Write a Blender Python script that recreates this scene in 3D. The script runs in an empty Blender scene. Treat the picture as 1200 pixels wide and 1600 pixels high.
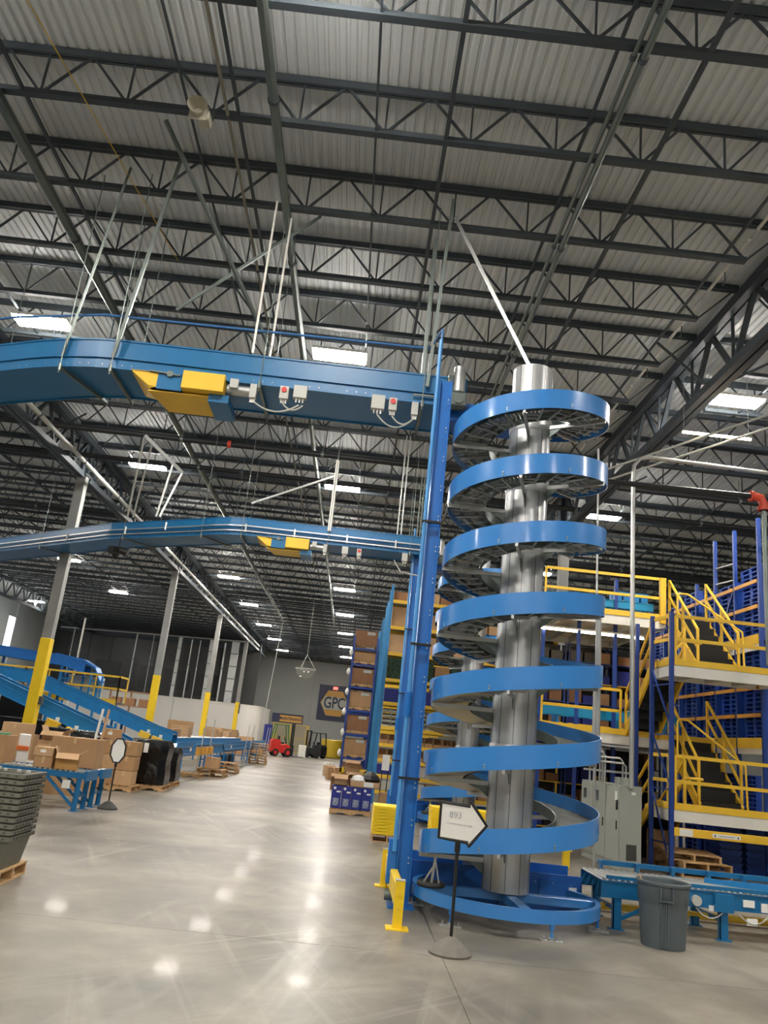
import bpy, math, random
from mathutils import Vector, Matrix
random.seed(7)
PI = math.pi
SC = bpy.context.scene
COL = SC.collection

# ------------------------------------------------------------------ camera
cam_d = bpy.data.cameras.new('camera')
cam = bpy.data.objects.new('camera', cam_d)
COL.objects.link(cam)
RIGHT = Vector((0.99379037, -0.04414926, 0.10213491))
DOWN = Vector((0.11037371, 0.27496472, -0.95509793))
FWD = Vector((0.01408337, 0.96044013, 0.2781302))
m = Matrix((RIGHT, -DOWN, -FWD)).transposed().to_4x4()
m.translation = (0, 0, 1.85)
cam.matrix_world = m
cam_d.sensor_fit = 'VERTICAL'
cam_d.sensor_height = 32
cam_d.lens = 1240 / 1600 * 32
cam_d.clip_end = 400
SC.camera = cam
# ------------------------------------------------------------------ world, exposure
w = bpy.data.worlds.new('world')
SC.world = w
w.use_nodes = True
w.node_tree.nodes['Background'].inputs[0].default_value = (0.75, 0.85, 1.0, 1)
w.node_tree.nodes['Background'].inputs[1].default_value = 1.0
SC.view_settings.view_transform = 'Standard'
SC.view_settings.look = 'None'
SC.view_settings.gamma = 1
SC.view_settings.exposure = 0.15
SC.view_settings.use_curve_mapping = False
LAMP = 215.0          # radiance of the high-bay lenses


# ------------------------------------------------------------------ materials
def lin(h):
    h = h.lstrip('#')
    v = [int(h[i:i + 2], 16) / 255 for i in (0, 2, 4)]
    return tuple(((c + .055) / 1.055) ** 2.4 if c > .04045 else c / 12.92 for c in v) + (1,)


MATS = {}


def mat(name, col, rough=.5, metal=0, var=.12, scale=3.0, bump=0, bscale=30, coat=0, emit=0, alpha=1, trans=0, stretch=None):
    if name in MATS:
        return MATS[name]
    mt = bpy.data.materials.new(name)
    mt.use_nodes = True
    nt = mt.node_tree
    b = nt.nodes['Principled BSDF']
    c = lin(col)
    b.inputs['Base Color'].default_value = c
    b.inputs['Roughness'].default_value = rough
    b.inputs['Metallic'].default_value = metal
    if coat:
        b.inputs['Coat Weight'].default_value = coat
        b.inputs['Coat Roughness'].default_value = .12
    if trans:
        b.inputs['Transmission Weight'].default_value = trans
    if alpha < 1:
        b.inputs['Alpha'].default_value = alpha
    if emit:
        b.inputs['Emission Color'].default_value = c
        b.inputs['Emission Strength'].default_value = emit
    if var and not emit:
        tc = nt.nodes.new('ShaderNodeTexCoord')
        mp = nt.nodes.new('ShaderNodeMapping')
        if stretch:
            mp.inputs['Scale'].default_value = stretch
        nz = nt.nodes.new('ShaderNodeTexNoise')
        nz.inputs['Scale'].default_value = scale
        nz.inputs['Detail'].default_value = 5
        rp = nt.nodes.new('ShaderNodeMapRange')
        rp.inputs['From Min'].default_value = .3
        rp.inputs['From Max'].default_value = .7
        rp.inputs['To Min'].default_value = 1 - var
        rp.inputs['To Max'].default_value = 1 + var * .6
        mx = nt.nodes.new('ShaderNodeVectorMath')
        mx.operation = 'SCALE'
        mx.inputs[0].default_value = c[:3]
        nt.links.new(tc.outputs['Object'], mp.inputs[0])
        nt.links.new(mp.outputs[0], nz.inputs['Vector'])
        nt.links.new(nz.outputs[0], rp.inputs[0])
        nt.links.new(rp.outputs[0], mx.inputs['Scale'])
        nt.links.new(mx.outputs[0], b.inputs['Base Color'])
        if bump:
            n2 = nt.nodes.new('ShaderNodeTexNoise')
            n2.inputs['Scale'].default_value = bscale
            bp = nt.nodes.new('ShaderNodeBump')
            bp.inputs['Strength'].default_value = bump
            bp.inputs['Distance'].default_value = .02
            nt.links.new(mp.outputs[0], n2.inputs['Vector'])
            nt.links.new(n2.outputs[0], bp.inputs['Height'])
            nt.links.new(bp.outputs[0], b.inputs['Normal'])
    MATS[name] = mt
    return mt


BLUE = mat('spiral_blue_paint', '#3a86d2', .3, coat=.5, var=.05)
CBLUE = mat('conveyor_blue_paint', '#156a9e', .38, var=.08)
FBLUE = mat('floor_conveyor_blue', '#1b7cbc', .4, var=.1)
PBLUE = mat('mast_blue_paint', '#1f6fc0', .35, var=.08)
DBLUE = mat('trough_blue_paint', '#2263b6', .35, var=.1)
NAVY = mat('rack_blue_paint', '#1c3f8c', .4, var=.12)
TEAL = mat('rack_teal_paint', '#2a7db4', .45, var=.15)
YEL = mat('safety_yellow_paint', '#ecc038', .45, var=.06)
BYEL = mat('bright_yellow_paint', '#f6cf1e', .45, var=.06)
YPL = mat('yellow_plastic', '#f2d21c', .5, var=.08)
WHITE = mat('white_paint', '#e4e2da', .5, var=.05)
LGREY = mat('light_grey_paint', '#b9bab4', .5, var=.06)
CABG = mat('cabinet_grey_paint', '#9fa39b', .45, var=.04)
COLG = mat('column_grey_paint', '#8f8f8c', .55, var=.1)
STEEL = mat('galvanised_steel', '#d8dadb', .36, .7, var=.14, scale=1.4, stretch=(3, 3, .6))
GALV = mat('conduit_zinc', '#c2c4c2', .4, .85, var=.06)
DSTEEL = mat('dark_roof_steel', '#454d54', .55, .1, var=.15)
PIPEB = mat('black_pipe', '#26282a', .5, .2, var=.1)
GSTEEL = mat('bracket_steel', '#77807c', .4, .7, var=.1)
SLAT = mat('grey_belt_slat', '#8a8b88', .5, var=.2, scale=8)
BLACK = mat('black_plastic', '#141414', .5, var=.1)
RUB = mat('dark_rubber', '#3a3a38', .75, var=.2, scale=10)
WRAP = mat('black_stretch_wrap', '#0c0c0d', .22, var=.1, bump=.9, bscale=9)
CARD = mat('cardboard', '#b08a62', .8, var=.1)
CARD2 = mat('cardboard_pale', '#c29e77', .8, var=.1)
CARD3 = mat('cardboard_brown', '#92694a', .8, var=.14)
TAPE = mat('packing_tape', '#c9a97e', .35, var=.03)
PAPER = mat('white_paper', '#ecebe6', .7, var=.03)
WOOD = mat('pallet_wood', '#c8a273', .8, var=.25, scale=6, stretch=(1, 6, 1))
TOTE = mat('grey_tote_plastic', '#6c6c62', .55, var=.1)
CAN = mat('grey_bin_plastic', '#566065', .5, var=.08, scale=6, bump=.15, bscale=60)
BPAL = mat('blue_plastic', '#1e4aaa', .45, var=.12)
BBOX = mat('blue_printed_card', '#1e2b86', .5, var=.1)
RED = mat('red_paint', '#cf2a22', .4, var=.08)
ORED = mat('red_orange_pipe_paint', '#d0492f', .45, var=.08)
GREEN = mat('green_paint', '#2f7a3c', .5, var=.1)
WALLG = mat('precast_wall_paint', '#9a9c98', .8, var=.06, scale=.4)
WALLL = mat('precast_wall_light', '#c9d0d2', .8, var=.05, scale=.4)
PARTW = mat('partition_white', '#e3dfd9', .7, var=.04, scale=.3)
SHEET = mat('dark_sheeting', '#3a3a38', .35, var=.25, scale=.35, bump=.5, bscale=.8)
SHEETD = mat('darker_sheeting', '#151617', .3, var=.2, scale=1)
DECK = mat('roof_deck_paint', '#d4d9db', .6, var=.09, scale=.25)
UNDER = mat('under_deck_panel', '#cfc3ae', .7, var=.08)
LENS = mat('lamp_lens', '#fff9f0', .5, emit=LAMP)
LENS2 = mat('strip_lamp_lens', '#ffe9c8', .5, emit=14)
DAY = mat('daylight_window_pane', '#eaf3ff', .5, emit=4)
REDL = mat('exit_sign_lens', '#ff5a4a', .5, emit=3)
GLASS = mat('clear_acrylic', '#b9b6ae', .06, .6, var=0, alpha=.35)
GOLD = mat('sign_gold', '#b98a33', .5, var=.04)
NAVYS = mat('sign_navy', '#141d3d', .5, var=.04)
SGREY = mat('sign_grey', '#a8a89c', .5, var=.04)
TREAD = mat('dark_stair_tread', '#1c1c1c', .6, .2, var=.1)
BTRIM = mat('stand_black_paint', '#1a1a1a', .45, var=.05)
CBASE = mat('concrete_stand_base', '#77736b', .85, var=.15, scale=20)
GRN = mat('green_black_print', '#2c4a30', .6, var=.9, scale=14)
INK = mat('faint_marker_ink', '#a9acb2', .6, var=0)
OLIVE = mat('pan_steel', '#a59f8e', .3, .75, var=.14, scale=2)


def floor_material():
    mt = bpy.data.materials.new('polished_concrete')
    mt.use_nodes = True
    nt = mt.node_tree
    b = nt.nodes['Principled BSDF']
    L = nt.links.new

    def N(t, **k):
        n = nt.nodes.new(t)
        for a, v in k.items():
            n.inputs[a].default_value = v
        return n
    g = N('ShaderNodeNewGeometry')
    n1 = N('ShaderNodeTexNoise', Scale=.35, Detail=8, Roughness=.6)
    n2 = N('ShaderNodeTexNoise', Scale=1.1, Detail=7, Roughness=.6)
    L(g.outputs['Position'], n1.inputs['Vector'])
    L(g.outputs['Position'], n2.inputs['Vector'])
    mx = nt.nodes.new('ShaderNodeMix')
    mx.inputs[0].default_value = .35
    L(n1.outputs[0], mx.inputs[2])
    L(n2.outputs[0], mx.inputs[3])
    r = nt.nodes.new('ShaderNodeValToRGB')
    e = r.color_ramp.elements
    e[0].position, e[0].color = .36, lin('#5c5851')
    e[1].position, e[1].color = .64, lin('#a19a8d')
    e2 = r.color_ramp.elements.new(.5)
    e2.color = lin('#7d776c')
    L(mx.outputs[0], r.inputs[0])
    # scuffs and wheel streaks: thin stretched noise at several angles, worn lighter
    acc = r.outputs[0]
    nm = N('ShaderNodeTexNoise', Scale=.22, Detail=3)
    L(g.outputs['Position'], nm.inputs['Vector'])
    for ang, sc, lo, hi, colr, f, dist in ((-1.35, (.16, 2.6, 1), .54, .7, '#aaa497', .48, 1.2), (-1.9, (.14, 2.2, 1), .55, .7, '#aaa497', .45, 1.8),
                                           (-.75, (.22, 3.2, 1), .56, .72, '#aca699', .48, 2.4), (-1.5, (.08, .5, 1), .5, .75, '#5d5850', .5, .8),
                                           (-.5, (.2, 1.6, 1), .56, .8, '#625d55', .4, 1.2)):
        mp = nt.nodes.new('ShaderNodeMapping')
        mp.inputs['Rotation'].default_value = (0, 0, ang)
        mp.inputs['Location'].default_value = (ang * 7, ang * 3, 0)
        L(g.outputs['Position'], mp.inputs[0])
        m2 = nt.nodes.new('ShaderNodeMapping')
        m2.inputs['Scale'].default_value = sc
        L(mp.outputs[0], m2.inputs[0])
        mp = m2
        nn = N('ShaderNodeTexNoise', Scale=1.0, Detail=4, Distortion=dist)
        L(mp.outputs[0], nn.inputs['Vector'])
        mr = N('ShaderNodeMapRange')
        mr.inputs[1].default_value = lo
        mr.inputs[2].default_value = hi
        mr.inputs[4].default_value = f
        L(nn.outputs[0], mr.inputs[0])
        mk = N('ShaderNodeMapRange')
        mk.inputs[1].default_value = .42
        mk.inputs[2].default_value = .6
        L(nm.outputs[0], mk.inputs[0])
        ml = nt.nodes.new('ShaderNodeMath')
        ml.operation = 'MULTIPLY'
        L(mr.outputs[0], ml.inputs[0])
        L(mk.outputs[0], ml.inputs[1])
        mm = nt.nodes.new('ShaderNodeMix')
        mm.data_type = 'RGBA'
        mm.inputs[7].default_value = lin(colr)
        L(ml.outputs[0], mm.inputs[0])
        L(acc, mm.inputs[6])
        acc = mm.outputs[2]
    L(acc, b.inputs['Base Color'])
    mr = N('ShaderNodeMapRange')
    mr.inputs[3].default_value = .3
    mr.inputs[4].default_value = .46
    L(n2.outputs[0], mr.inputs[0])
    L(mr.outputs[0], b.inputs['Roughness'])
    b.inputs['Coat Weight'].default_value = .03
    b.inputs['Coat Roughness'].default_value = .06
    b.inputs['Specular IOR Level'].default_value = .22
    b.inputs['Coat IOR'].default_value = 1.45
    bp = N('ShaderNodeBump', Strength=.05, Distance=.02)
    L(n2.outputs[0], bp.inputs['Height'])
    L(bp.outputs[0], b.inputs['Normal'])
    return mt


FLOOR = floor_material()


# ------------------------------------------------------------------ mesh helpers
class M:
    def __init__(s):
        s.v = []
        s.f = []

    def add(s, vs, fs):
        n = len(s.v)
        s.v += [Vector(p) for p in vs]
        s.f += [[n + i for i in f] for f in fs]
        return s

    def box(s, x0, x1, y0, y1, z0, z1):
        return s.add([(x0, y0, z0), (x1, y0, z0), (x1, y1, z0), (x0, y1, z0), (x0, y0, z1), (x1, y0, z1), (x1, y1, z1), (x0, y1, z1)],
                     [(0, 3, 2, 1), (4, 5, 6, 7), (0, 1, 5, 4), (1, 2, 6, 5), (2, 3, 7, 6), (3, 0, 4, 7)])

    def cbox(s, c, d, rz=0, rx=0, ry=0):
        R = Matrix.Rotation(rz, 3, 'Z') @ Matrix.Rotation(ry, 3, 'Y') @ Matrix.Rotation(rx, 3, 'X')
        c = Vector(c)
        k = len(s.v)
        s.box(-d[0] / 2, d[0] / 2, -d[1] / 2, d[1] / 2, -d[2] / 2, d[2] / 2)
        for i in range(k, len(s.v)):
            s.v[i] = c + R @ s.v[i]
        return s

    def bar(s, p, q, w, h=None):
        """box beam from p to q, w wide sideways, h high"""
        h = h or w
        p, q = Vector(p), Vector(q)
        d = (q - p).normalized()
        up = Vector((0, 0, 1)) if abs(d.z) < .95 else Vector((0, 1, 0))
        a = d.cross(up).normalized() * w / 2
        b = a.normalized().cross(d).normalized() * h / 2
        vs = [o + x * a + y * b for o in (p, q) for x, y in ((-1, -1), (1, -1), (1, 1), (-1, 1))]
        return s.add(vs, [(0, 1, 2, 3), (7, 6, 5, 4), (0, 4, 5, 1), (1, 5, 6, 2), (2, 6, 7, 3), (3, 7, 4, 0)])

    def cyl(s, p, q, r, n=12, r2=None):
        p, q = Vector(p), Vector(q)
        r2 = r if r2 is None else r2
        d = (q - p).normalized()
        up = Vector((0, 0, 1)) if abs(d.z) < .95 else Vector((1, 0, 0))
        a = d.cross(up).normalized()
        b = a.cross(d).normalized()
        vs = [p + (a * math.cos(t) + b * math.sin(t)) * r for t in [2 * PI * i / n for i in range(n)]]
        vs += [q + (a * math.cos(t) + b * math.sin(t)) * r2 for t in [2 * PI * i / n for i in range(n)]]
        fs = [(i, n + i, n + (i + 1) % n, (i + 1) % n) for i in range(n)]
        return s.add(vs, fs + [tuple(range(n)), tuple(range(2 * n - 1, n - 1, -1))])

    def tube(s, pts, r, n=8, closed=False):
        pts = [Vector(p) for p in pts]
        k = len(pts)
        prev = None
        vs = []
        for i, p in enumerate(pts):
            a = pts[(i - 1) % k] if (i or closed) else p
            b = pts[(i + 1) % k] if (i < k - 1 or closed) else p
            d = (b - a).normalized()
            if prev is None:
                up = Vector((0, 0, 1)) if abs(d.z) < .9 else Vector((1, 0, 0))
                u = d.cross(up).normalized()
            else:
                u = (prev - d * prev.dot(d)).normalized()
            prev = u
            wv = d.cross(u)
            vs += [p + (u * math.cos(t) + wv * math.sin(t)) * r for t in [2 * PI * j / n for j in range(n)]]
        fs = []
        for i in range(k if closed else k - 1):
            o, q = i * n, ((i + 1) % k) * n
            fs += [(o + j, o + (j + 1) % n, q + (j + 1) % n, q + j) for j in range(n)]
        if not closed:
            fs += [tuple(range(n - 1, -1, -1)), tuple(range((k - 1) * n, k * n))]
        return s.add(vs, fs)

    def lathe(s, prof, c=(0, 0), n=32, cap=True):
        vs = []
        for r, z in prof:
            vs += [(c[0] + r * math.cos(2 * PI * i / n), c[1] + r * math.sin(2 * PI * i / n), z) for i in range(n)]
        fs = []
        for k in range(len(prof) - 1):
            fs += [(k * n + i, k * n + (i + 1) % n, (k + 1) * n + (i + 1) % n, (k + 1) * n + i) for i in range(n)]
        if cap:
            fs += [tuple(range(n - 1, -1, -1)), tuple(range((len(prof) - 1) * n, len(prof) * n))]
        return s.add(vs, fs)

    def prism(s, poly, axis, a, b):
        """poly = 2D points in the plane across axis; extruded from a to b"""
        n = len(poly)

        def P(u, v, t):
            return {'x': (t, u, v), 'y': (u, t, v), 'z': (u, v, t)}[axis]
        vs = [P(u, v, a) for u, v in poly] + [P(u, v, b) for u, v in poly]
        return s.add(vs, [tuple(range(n)), tuple(range(2 * n - 1, n - 1, -1))] + [(i, n + i, n + (i + 1) % n, (i + 1) % n) for i in range(n)])

    def ribbon(s, path, a, b, c, d, closed=False):
        """rectangle (lateral a..b to the left of travel, height c..d) swept along a path"""
        pts = [Vector(p) for p in path]
        k = len(pts)
        vs = []
        for i, p in enumerate(pts):
            q0 = pts[(i - 1) % k] if (i or closed) else None
            q1 = pts[(i + 1) % k] if (i < k - 1 or closed) else None
            t0 = (p - q0).to_2d().normalized() if q0 is not None else None
            t1 = (q1 - p).to_2d().normalized() if q1 is not None else None
            t0 = t0 or t1
            t1 = t1 or t0
            n = Vector((-(t0.y + t1.y), t0.x + t1.x)).normalized()
            cs = max(.4, n.dot(Vector((-t0.y, t0.x))))
            n = n / cs
            for x, y in ((a, c), (b, c), (b, d), (a, d)):
                vs.append((p.x + n.x * x, p.y + n.y * x, p.z + y))
        fs = []
        for i in range(k if closed else k - 1):
            o, q = i * 4, ((i + 1) % k) * 4
            fs += [(o + j, o + (j + 1) % 4, q + (j + 1) % 4, q + j) for j in range(4)]
        if not closed:
            fs += [(3, 2, 1, 0), ((k - 1) * 4, (k - 1) * 4 + 1, (k - 1) * 4 + 2, (k - 1) * 4 + 3)]
        return s.add(vs, fs)

    def build(s, name, mt, parent=None, smooth=False, kind=None, label=None, bev=0):
        me = bpy.data.meshes.new(name)
        o = bpy.data.objects.new(name, me)
        off = Vector((0, 0, 0))
        if parent is not None:
            o.parent = parent
            q = parent
            while q is not None:
                off += q.location
                q = q.parent
        me.from_pydata([tuple(p - off) for p in s.v], [], s.f)
        me.materials.append(mt)
        me.update()
        import bmesh
        bm = bmesh.new()
        bm.from_mesh(me)
        bmesh.ops.recalc_face_normals(bm, faces=bm.faces)
        bm.to_mesh(me)
        bm.free()
        if smooth:
            for p in me.polygons:
                p.use_smooth = True
            me.set_sharp_from_angle(angle=math.radians(35))
        if bev:
            b = o.modifiers.new('bevel', 'BEVEL')
            b.width = bev
            b.segments = 2
            b.limit_method = 'ANGLE'
        COL.objects.link(o)
        if kind:
            o['kind'] = kind
        if label:
            o['label'] = label
        return o


def thing(name, label, cat, loc=(0, 0, 0), group=None):
    o = bpy.data.objects.new(name, None)
    COL.objects.link(o)
    o.location = loc
    o.empty_display_size = .1
    tag(o, label, cat, group)
    return o


def tag(o, label, cat, group=None, kind=None):
    o['label'] = label
    o['category'] = cat
    if group:
        o['group'] = group
    if kind:
        o['kind'] = kind
    return o


def kids(o):
    return [c for c in CH.get(o.name, [])]


def dup(o, loc=None, rz=None, label=None, group=None, parent=None):
    """copy a thing, its parts and sub-parts"""
    c = o.copy()
    COL.objects.link(c)
    if parent is not None:
        c.parent = parent
    else:
        if loc is not None:
            c.location = loc
        if rz is not None:
            c.rotation_euler.z = rz
        if label:
            c['label'] = label
        if group:
            c['group'] = group
    for k in o.children:
        dup(k, parent=c)
    return c


def text(s, size, loc, rot, mt, parent=None, name='lettering', ext=.004, sx=1, bold=0):
    cu = bpy.data.curves.new(name, 'FONT')
    cu.body = s
    cu.size = size
    cu.extrude = ext
    cu.offset = bold
    cu.align_x = 'CENTER'
    cu.align_y = 'CENTER'
    cu.materials.append(mt)
    o = bpy.data.objects.new(name, cu)
    COL.objects.link(o)
    off = Vector((0, 0, 0))
    if parent is not None:
        o.parent = parent
        off = parent.location
    o.location = Vector(loc) - off
    o.rotation_euler = rot
    o.scale = (sx, 1, 1)
    bpy.context.view_layer.update()
    me = bpy.data.meshes.new_from_object(o)
    n_ = bpy.data.objects.new(name, me)
    COL.objects.link(n_)
    n_.parent, n_.location, n_.rotation_euler, n_.scale = o.parent, o.location.copy(), o.rotation_euler.copy(), o.scale.copy()
    bpy.data.objects.remove(o)
    n_.name = name
    return n_


def lerp(a, b, t):
    return tuple(a[i] + (b[i] - a[i]) * t for i in range(len(a)))


ORD = ['first', 'second', 'third', 'fourth', 'fifth', 'sixth', 'seventh', 'eighth', 'ninth', 'tenth', 'eleventh', 'twelfth',
       'thirteenth', 'fourteenth', 'fifteenth', 'sixteenth', 'seventeenth', 'eighteenth', 'nineteenth', 'twentieth']


def struct(name, mb, mt, parent=None, **k):
    return mb.build(name, mt, parent, kind=None if parent else 'structure', **k)


# ================================================================== SETTING
XW0, XW1, YW0, YW1 = -31.0, 28.0, -16.0, 94.0
GL, GR = -9.9, 6.6           # girder / column lines
BAY = GR - GL
JP = 1.905                   # joist pitch
JY0 = 9.36                   # a joist line
fl = struct('floor', M().box(XW0, XW1, YW0, YW1, -.3, -.012), FLOOR)
SX, SY = BAY / 3, 15.24 / 3
sl = None
x = GL - 4 * SX
while x < XW1:
    y = 26.0 - 8 * SY - SY / 2
    while y < YW1:
        if sl is None:
            mb = M().box(0, SX - .006, 0, SY - .006, -.02, 0)
            sl = mb.build('concrete_slab', FLOOR, fl)
            sl.location = (x, y, 0)
            first = sl
        else:
            c = first.copy()
            COL.objects.link(c)
            c.location = (x, y, 0)
        y += SY
    x += SX

# ceiling: steel deck sheets, each its own part
ce = struct('ceiling', M().box(XW0, XW1, YW0, YW1, 11.02, 11.1), DECK)
PW = .9
nsh = int((XW1 - XW0) / PW) + 1
mb = M()
prof = []
for k in range(6):
    u = k * .15
    prof += [(u, 0), (u + .075, 0), (u + .095, .032), (u + .13, .032)]
prof.append((.9, 0))
vs = [(u, YW0, 10.93 + z) for u, z in prof] + [(u, YW1, 10.93 + z) for u, z in prof]
n = len(prof)
mb.add(vs, [(i, i + 1, n + i + 1, n + i) for i in range(n - 1)])
dp = mb.build('deck_panel', DECK, ce)
for i in range(nsh):
    o = dp if i == 0 else dp.copy()
    if i:
        COL.objects.link(o)
    o.location.x = XW0 + i * PW

# open-web roof joists (part) > chords and web (sub-parts)
ZB, ZT = 10.13, 10.86


def make_joist():
    j = bpy.data.objects.new('roof_joist', None)
    COL.objects.link(j)
    j.parent = ce
    tc = M()
    tc.box(.1, BAY - .1, -.055, -.012, ZT - .055, ZT + .055).box(.1, BAY - .1, .012, .055, ZT - .055, ZT + .055)
    tc.box(.1, BAY - .1, -.06, .06, ZT + .04, ZT + .06)
    bc = M()
    bc.box(.9, BAY - .9, -.05, -.012, ZB - .04, ZB + .04).box(.9, BAY - .9, .012, .05, ZB - .04, ZB + .04)
    bc.box(.9, BAY - .9, -.055, .055, ZB - .045, ZB - .03)
    wb = M()
    npan = 12
    pl = (BAY - 1.8) / npan
    for k in range(npan + 1):
        xb = .9 + k * pl
        if k:
            wb.bar((xb, 0, ZB), (xb - pl / 2, 0, ZT), .032)
        if k < npan:
            wb.bar((xb, 0, ZB), (xb + pl / 2, 0, ZT), .032)
        if 0 < k < npan:
            wb.bar((xb, 0, ZB), (xb, 0, ZT), .026)
    wb.bar((.9, 0, ZB), (.15, 0, ZT), .03).bar((BAY - .9, 0, ZB), (BAY - .15, 0, ZT), .03)
    tc.build('top_chord', DSTEEL, j)
    bc.build('bottom_chord', DSTEEL, j)
    wb.build('web_bars', DSTEEL, j)
    return j


j0 = make_joist()
firstj = True
for bx in (GL, GL - BAY, GR):
    k = -13
    while JY0 + k * JP < YW1 - .5:
        y = JY0 + k * JP
        k += 1
        if firstj:
            o = j0
            firstj = False
        else:
            o = dup(j0, parent=ce)
        o.location = (bx, y, 0)
# bridging rods tying the joists together
for bx in (GL, GL - BAY, GR):
    for dx, z, wd in ((4.35, ZB, .045), (6.45, ZT - .1, .035), (7.4, ZB, .045), (9.35, ZB, .03), (10.35, ZB, .06), (12.4, ZT - .1, .045), (13.3, ZB, .06), (1.7, ZB, .04), (15.2, ZB, .04)):
        x = bx + dx
        M().box(x - wd / 2, x + wd / 2, YW0, YW1, z - wd / 2, z + wd / 2).build('bridging_bar', DSTEEL, ce)

# joist girders
CY = [26.0 + 15.24 * k for k in range(-2, 5)]
GB, GT = 9.42, 10.66


def girder(x, nm):
    for k, y0 in enumerate(CY[:-1]):
        y1 = y0 + 15.24
        g = bpy.data.objects.new('girder_truss', None)
        COL.objects.link(g)
        g.parent = ce
        g.location = (x, y0, 0)
        M().box(x - .17, x - .02, y0, y1, GT - .12, GT + .1).box(x + .02, x + .17, y0, y1, GT - .12, GT + .1).build('top_chord', DSTEEL, g)
        M().box(x - .15, x - .02, y0 + .3, y1 - .3, GB - .09, GB + .09).box(x + .02, x + .15, y0 + .3, y1 - .3, GB - .09, GB + .09).build('bottom_chord', DSTEEL, g)
        wb = M()
        for i in range(8):
            a = y0 + i * JP
            mth = a + JP / 2
            if i == 0:
                wb.bar((x, a + .15, GT), (x, mth + .4, GB), .09)
            else:
                wb.bar((x, a, GT), (x, mth, GB), .09)
            if i == 7:
                wb.bar((x, mth - .4, GB), (x, a + JP - .15, GT), .09)
            else:
                wb.bar((x, mth, GB), (x, a + JP, GT), .09)
            wb.bar((x, mth, GB), (x, mth, GT), .05)
        wb.build('web_bars', DSTEEL, g)
        kb = M()
        for i in (0, 1):
            yy = y0 + 2 * JP + i * 4 * JP
            for sx in (-1, 1):
                kb.bar((x, yy, GB), (x + sx * 1.3, yy - .4, ZB), .04)
        kb.build('knee_brace', DSTEEL, g)


for gx in (GL, GR, GL - BAY):
    girder(gx, 'g')

# walls
wf = struct('wall_far', M().box(XW0 - .3, XW1 + .3, YW1, YW1 + .3, 0, 11.1), WALLG)
x = XW0
i = 0
while x < XW1 - .1:
    M().box(x + .02, x + 6.5 - .02, YW1 - .05, YW1, 0, 10.9).build('wall_panel', WALLG, wf)
    M().box(x - .18, x + .18, YW1 - .16, YW1 - .05, 0, 10.9).build('wall_pilaster', WALLG, wf)
    x += 6.55
wl = struct('wall_left', M().box(XW0 - .3, XW0, YW0, YW1, 0, 11.1), WALLL)
y = 31.0
while y < YW1:
    M().box(XW0, XW0 + .05, y + .03, y + 6.9, 0, 10.9).build('wall_panel', WALLL, wl)
    M().box(XW0, XW0 + .16, y - .2, y + .2, 0, 10.9).build('wall_pilaster', WALLL, wl)
    y += 7.0
struct('wall_right', M().box(XW1, XW1 + .3, YW0, YW1, 0, 11.1), WALLG)
struct('wall_back', M().box(XW0 - .3, XW1 + .3, YW0 - .3, YW0, 0, 11.1), WALLG)
for i, y in enumerate((43.4, 57.4, 71.2)):
    wd = struct('window_%d' % (i + 1), M().box(XW0 + .04, XW0 + .1, y, y + 1.5, 6.55, 9.25), DAY)
    M().box(XW0 + .05, XW0 + .16, y - .1, y, 6.45, 9.35).box(XW0 + .05, XW0 + .16, y + 1.5, y + 1.6, 6.45, 9.35) \
        .box(XW0 + .05, XW0 + .16, y, y + 1.5, 9.25, 9.35).box(XW0 + .05, XW0 + .16, y, y + 1.5, 6.45, 6.55).build('window_frame', LGREY, wd)

# dark sheeted wall behind the white partition, hung with steel ducts
wd = struct('wall_sheeted', M().box(XW0 + .1, -9.6, 81, 81.2, 0, 10.6), SHEET)
for x0, x1, z0, z1 in ((-28.9, -26.7, 4.9, 7.3), (-25.7, -23.2, 4.8, 6.9), (-21.2, -19.4, 4.6, 6.8), (-18.9, -16.2, 4.8, 6.7), (-15.6, -13.2, 4.4, 6.6)):
    M().box(x0, x1, 80.93, 81, z0, z1).build('dark_panel', SHEETD, wd)
for x in [XW0 + 2.2 * k for k in range(1, 10)]:
    M().box(x - .05, x + .05, 80.95, 81.0, 3.5, 10.4).build('panel_seam', SHEETD, wd)
M().box(-31, -9.6, 80.7, 81.25, 9.3, 10.0).build('head_beam', DSTEEL, wd)
# white partition with a rounded end
pts = [(-31, 76, 0), (-10.3, 76, 0)]
for k in range(1, 9):
    a = k / 8 * PI / 2
    pts.append((-10.3 + 1.9 * math.sin(a), 76 + 1.9 * (1 - math.cos(a)), 0))
pts.append((-8.4, 86, 0))
wp = struct('wall_partition', M().ribbon(pts, -.01, .15, 0, 3.88), PARTW)
M().ribbon(pts, -.05, .2, 3.88, 3.95).build('wall_cap', PARTW, wp)
M().box(-23.4, -23.3, 75.95, 76, 0, 3.8).box(-16.4, -16.3, 75.96, 76, 0, 3.8).build('wall_joint', LGREY, wp)
struct('trim_1', M().cyl((-28.5, 77.5, 9.35), (-9.9, 77.5, 9.85), .07), GALV)
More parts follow.
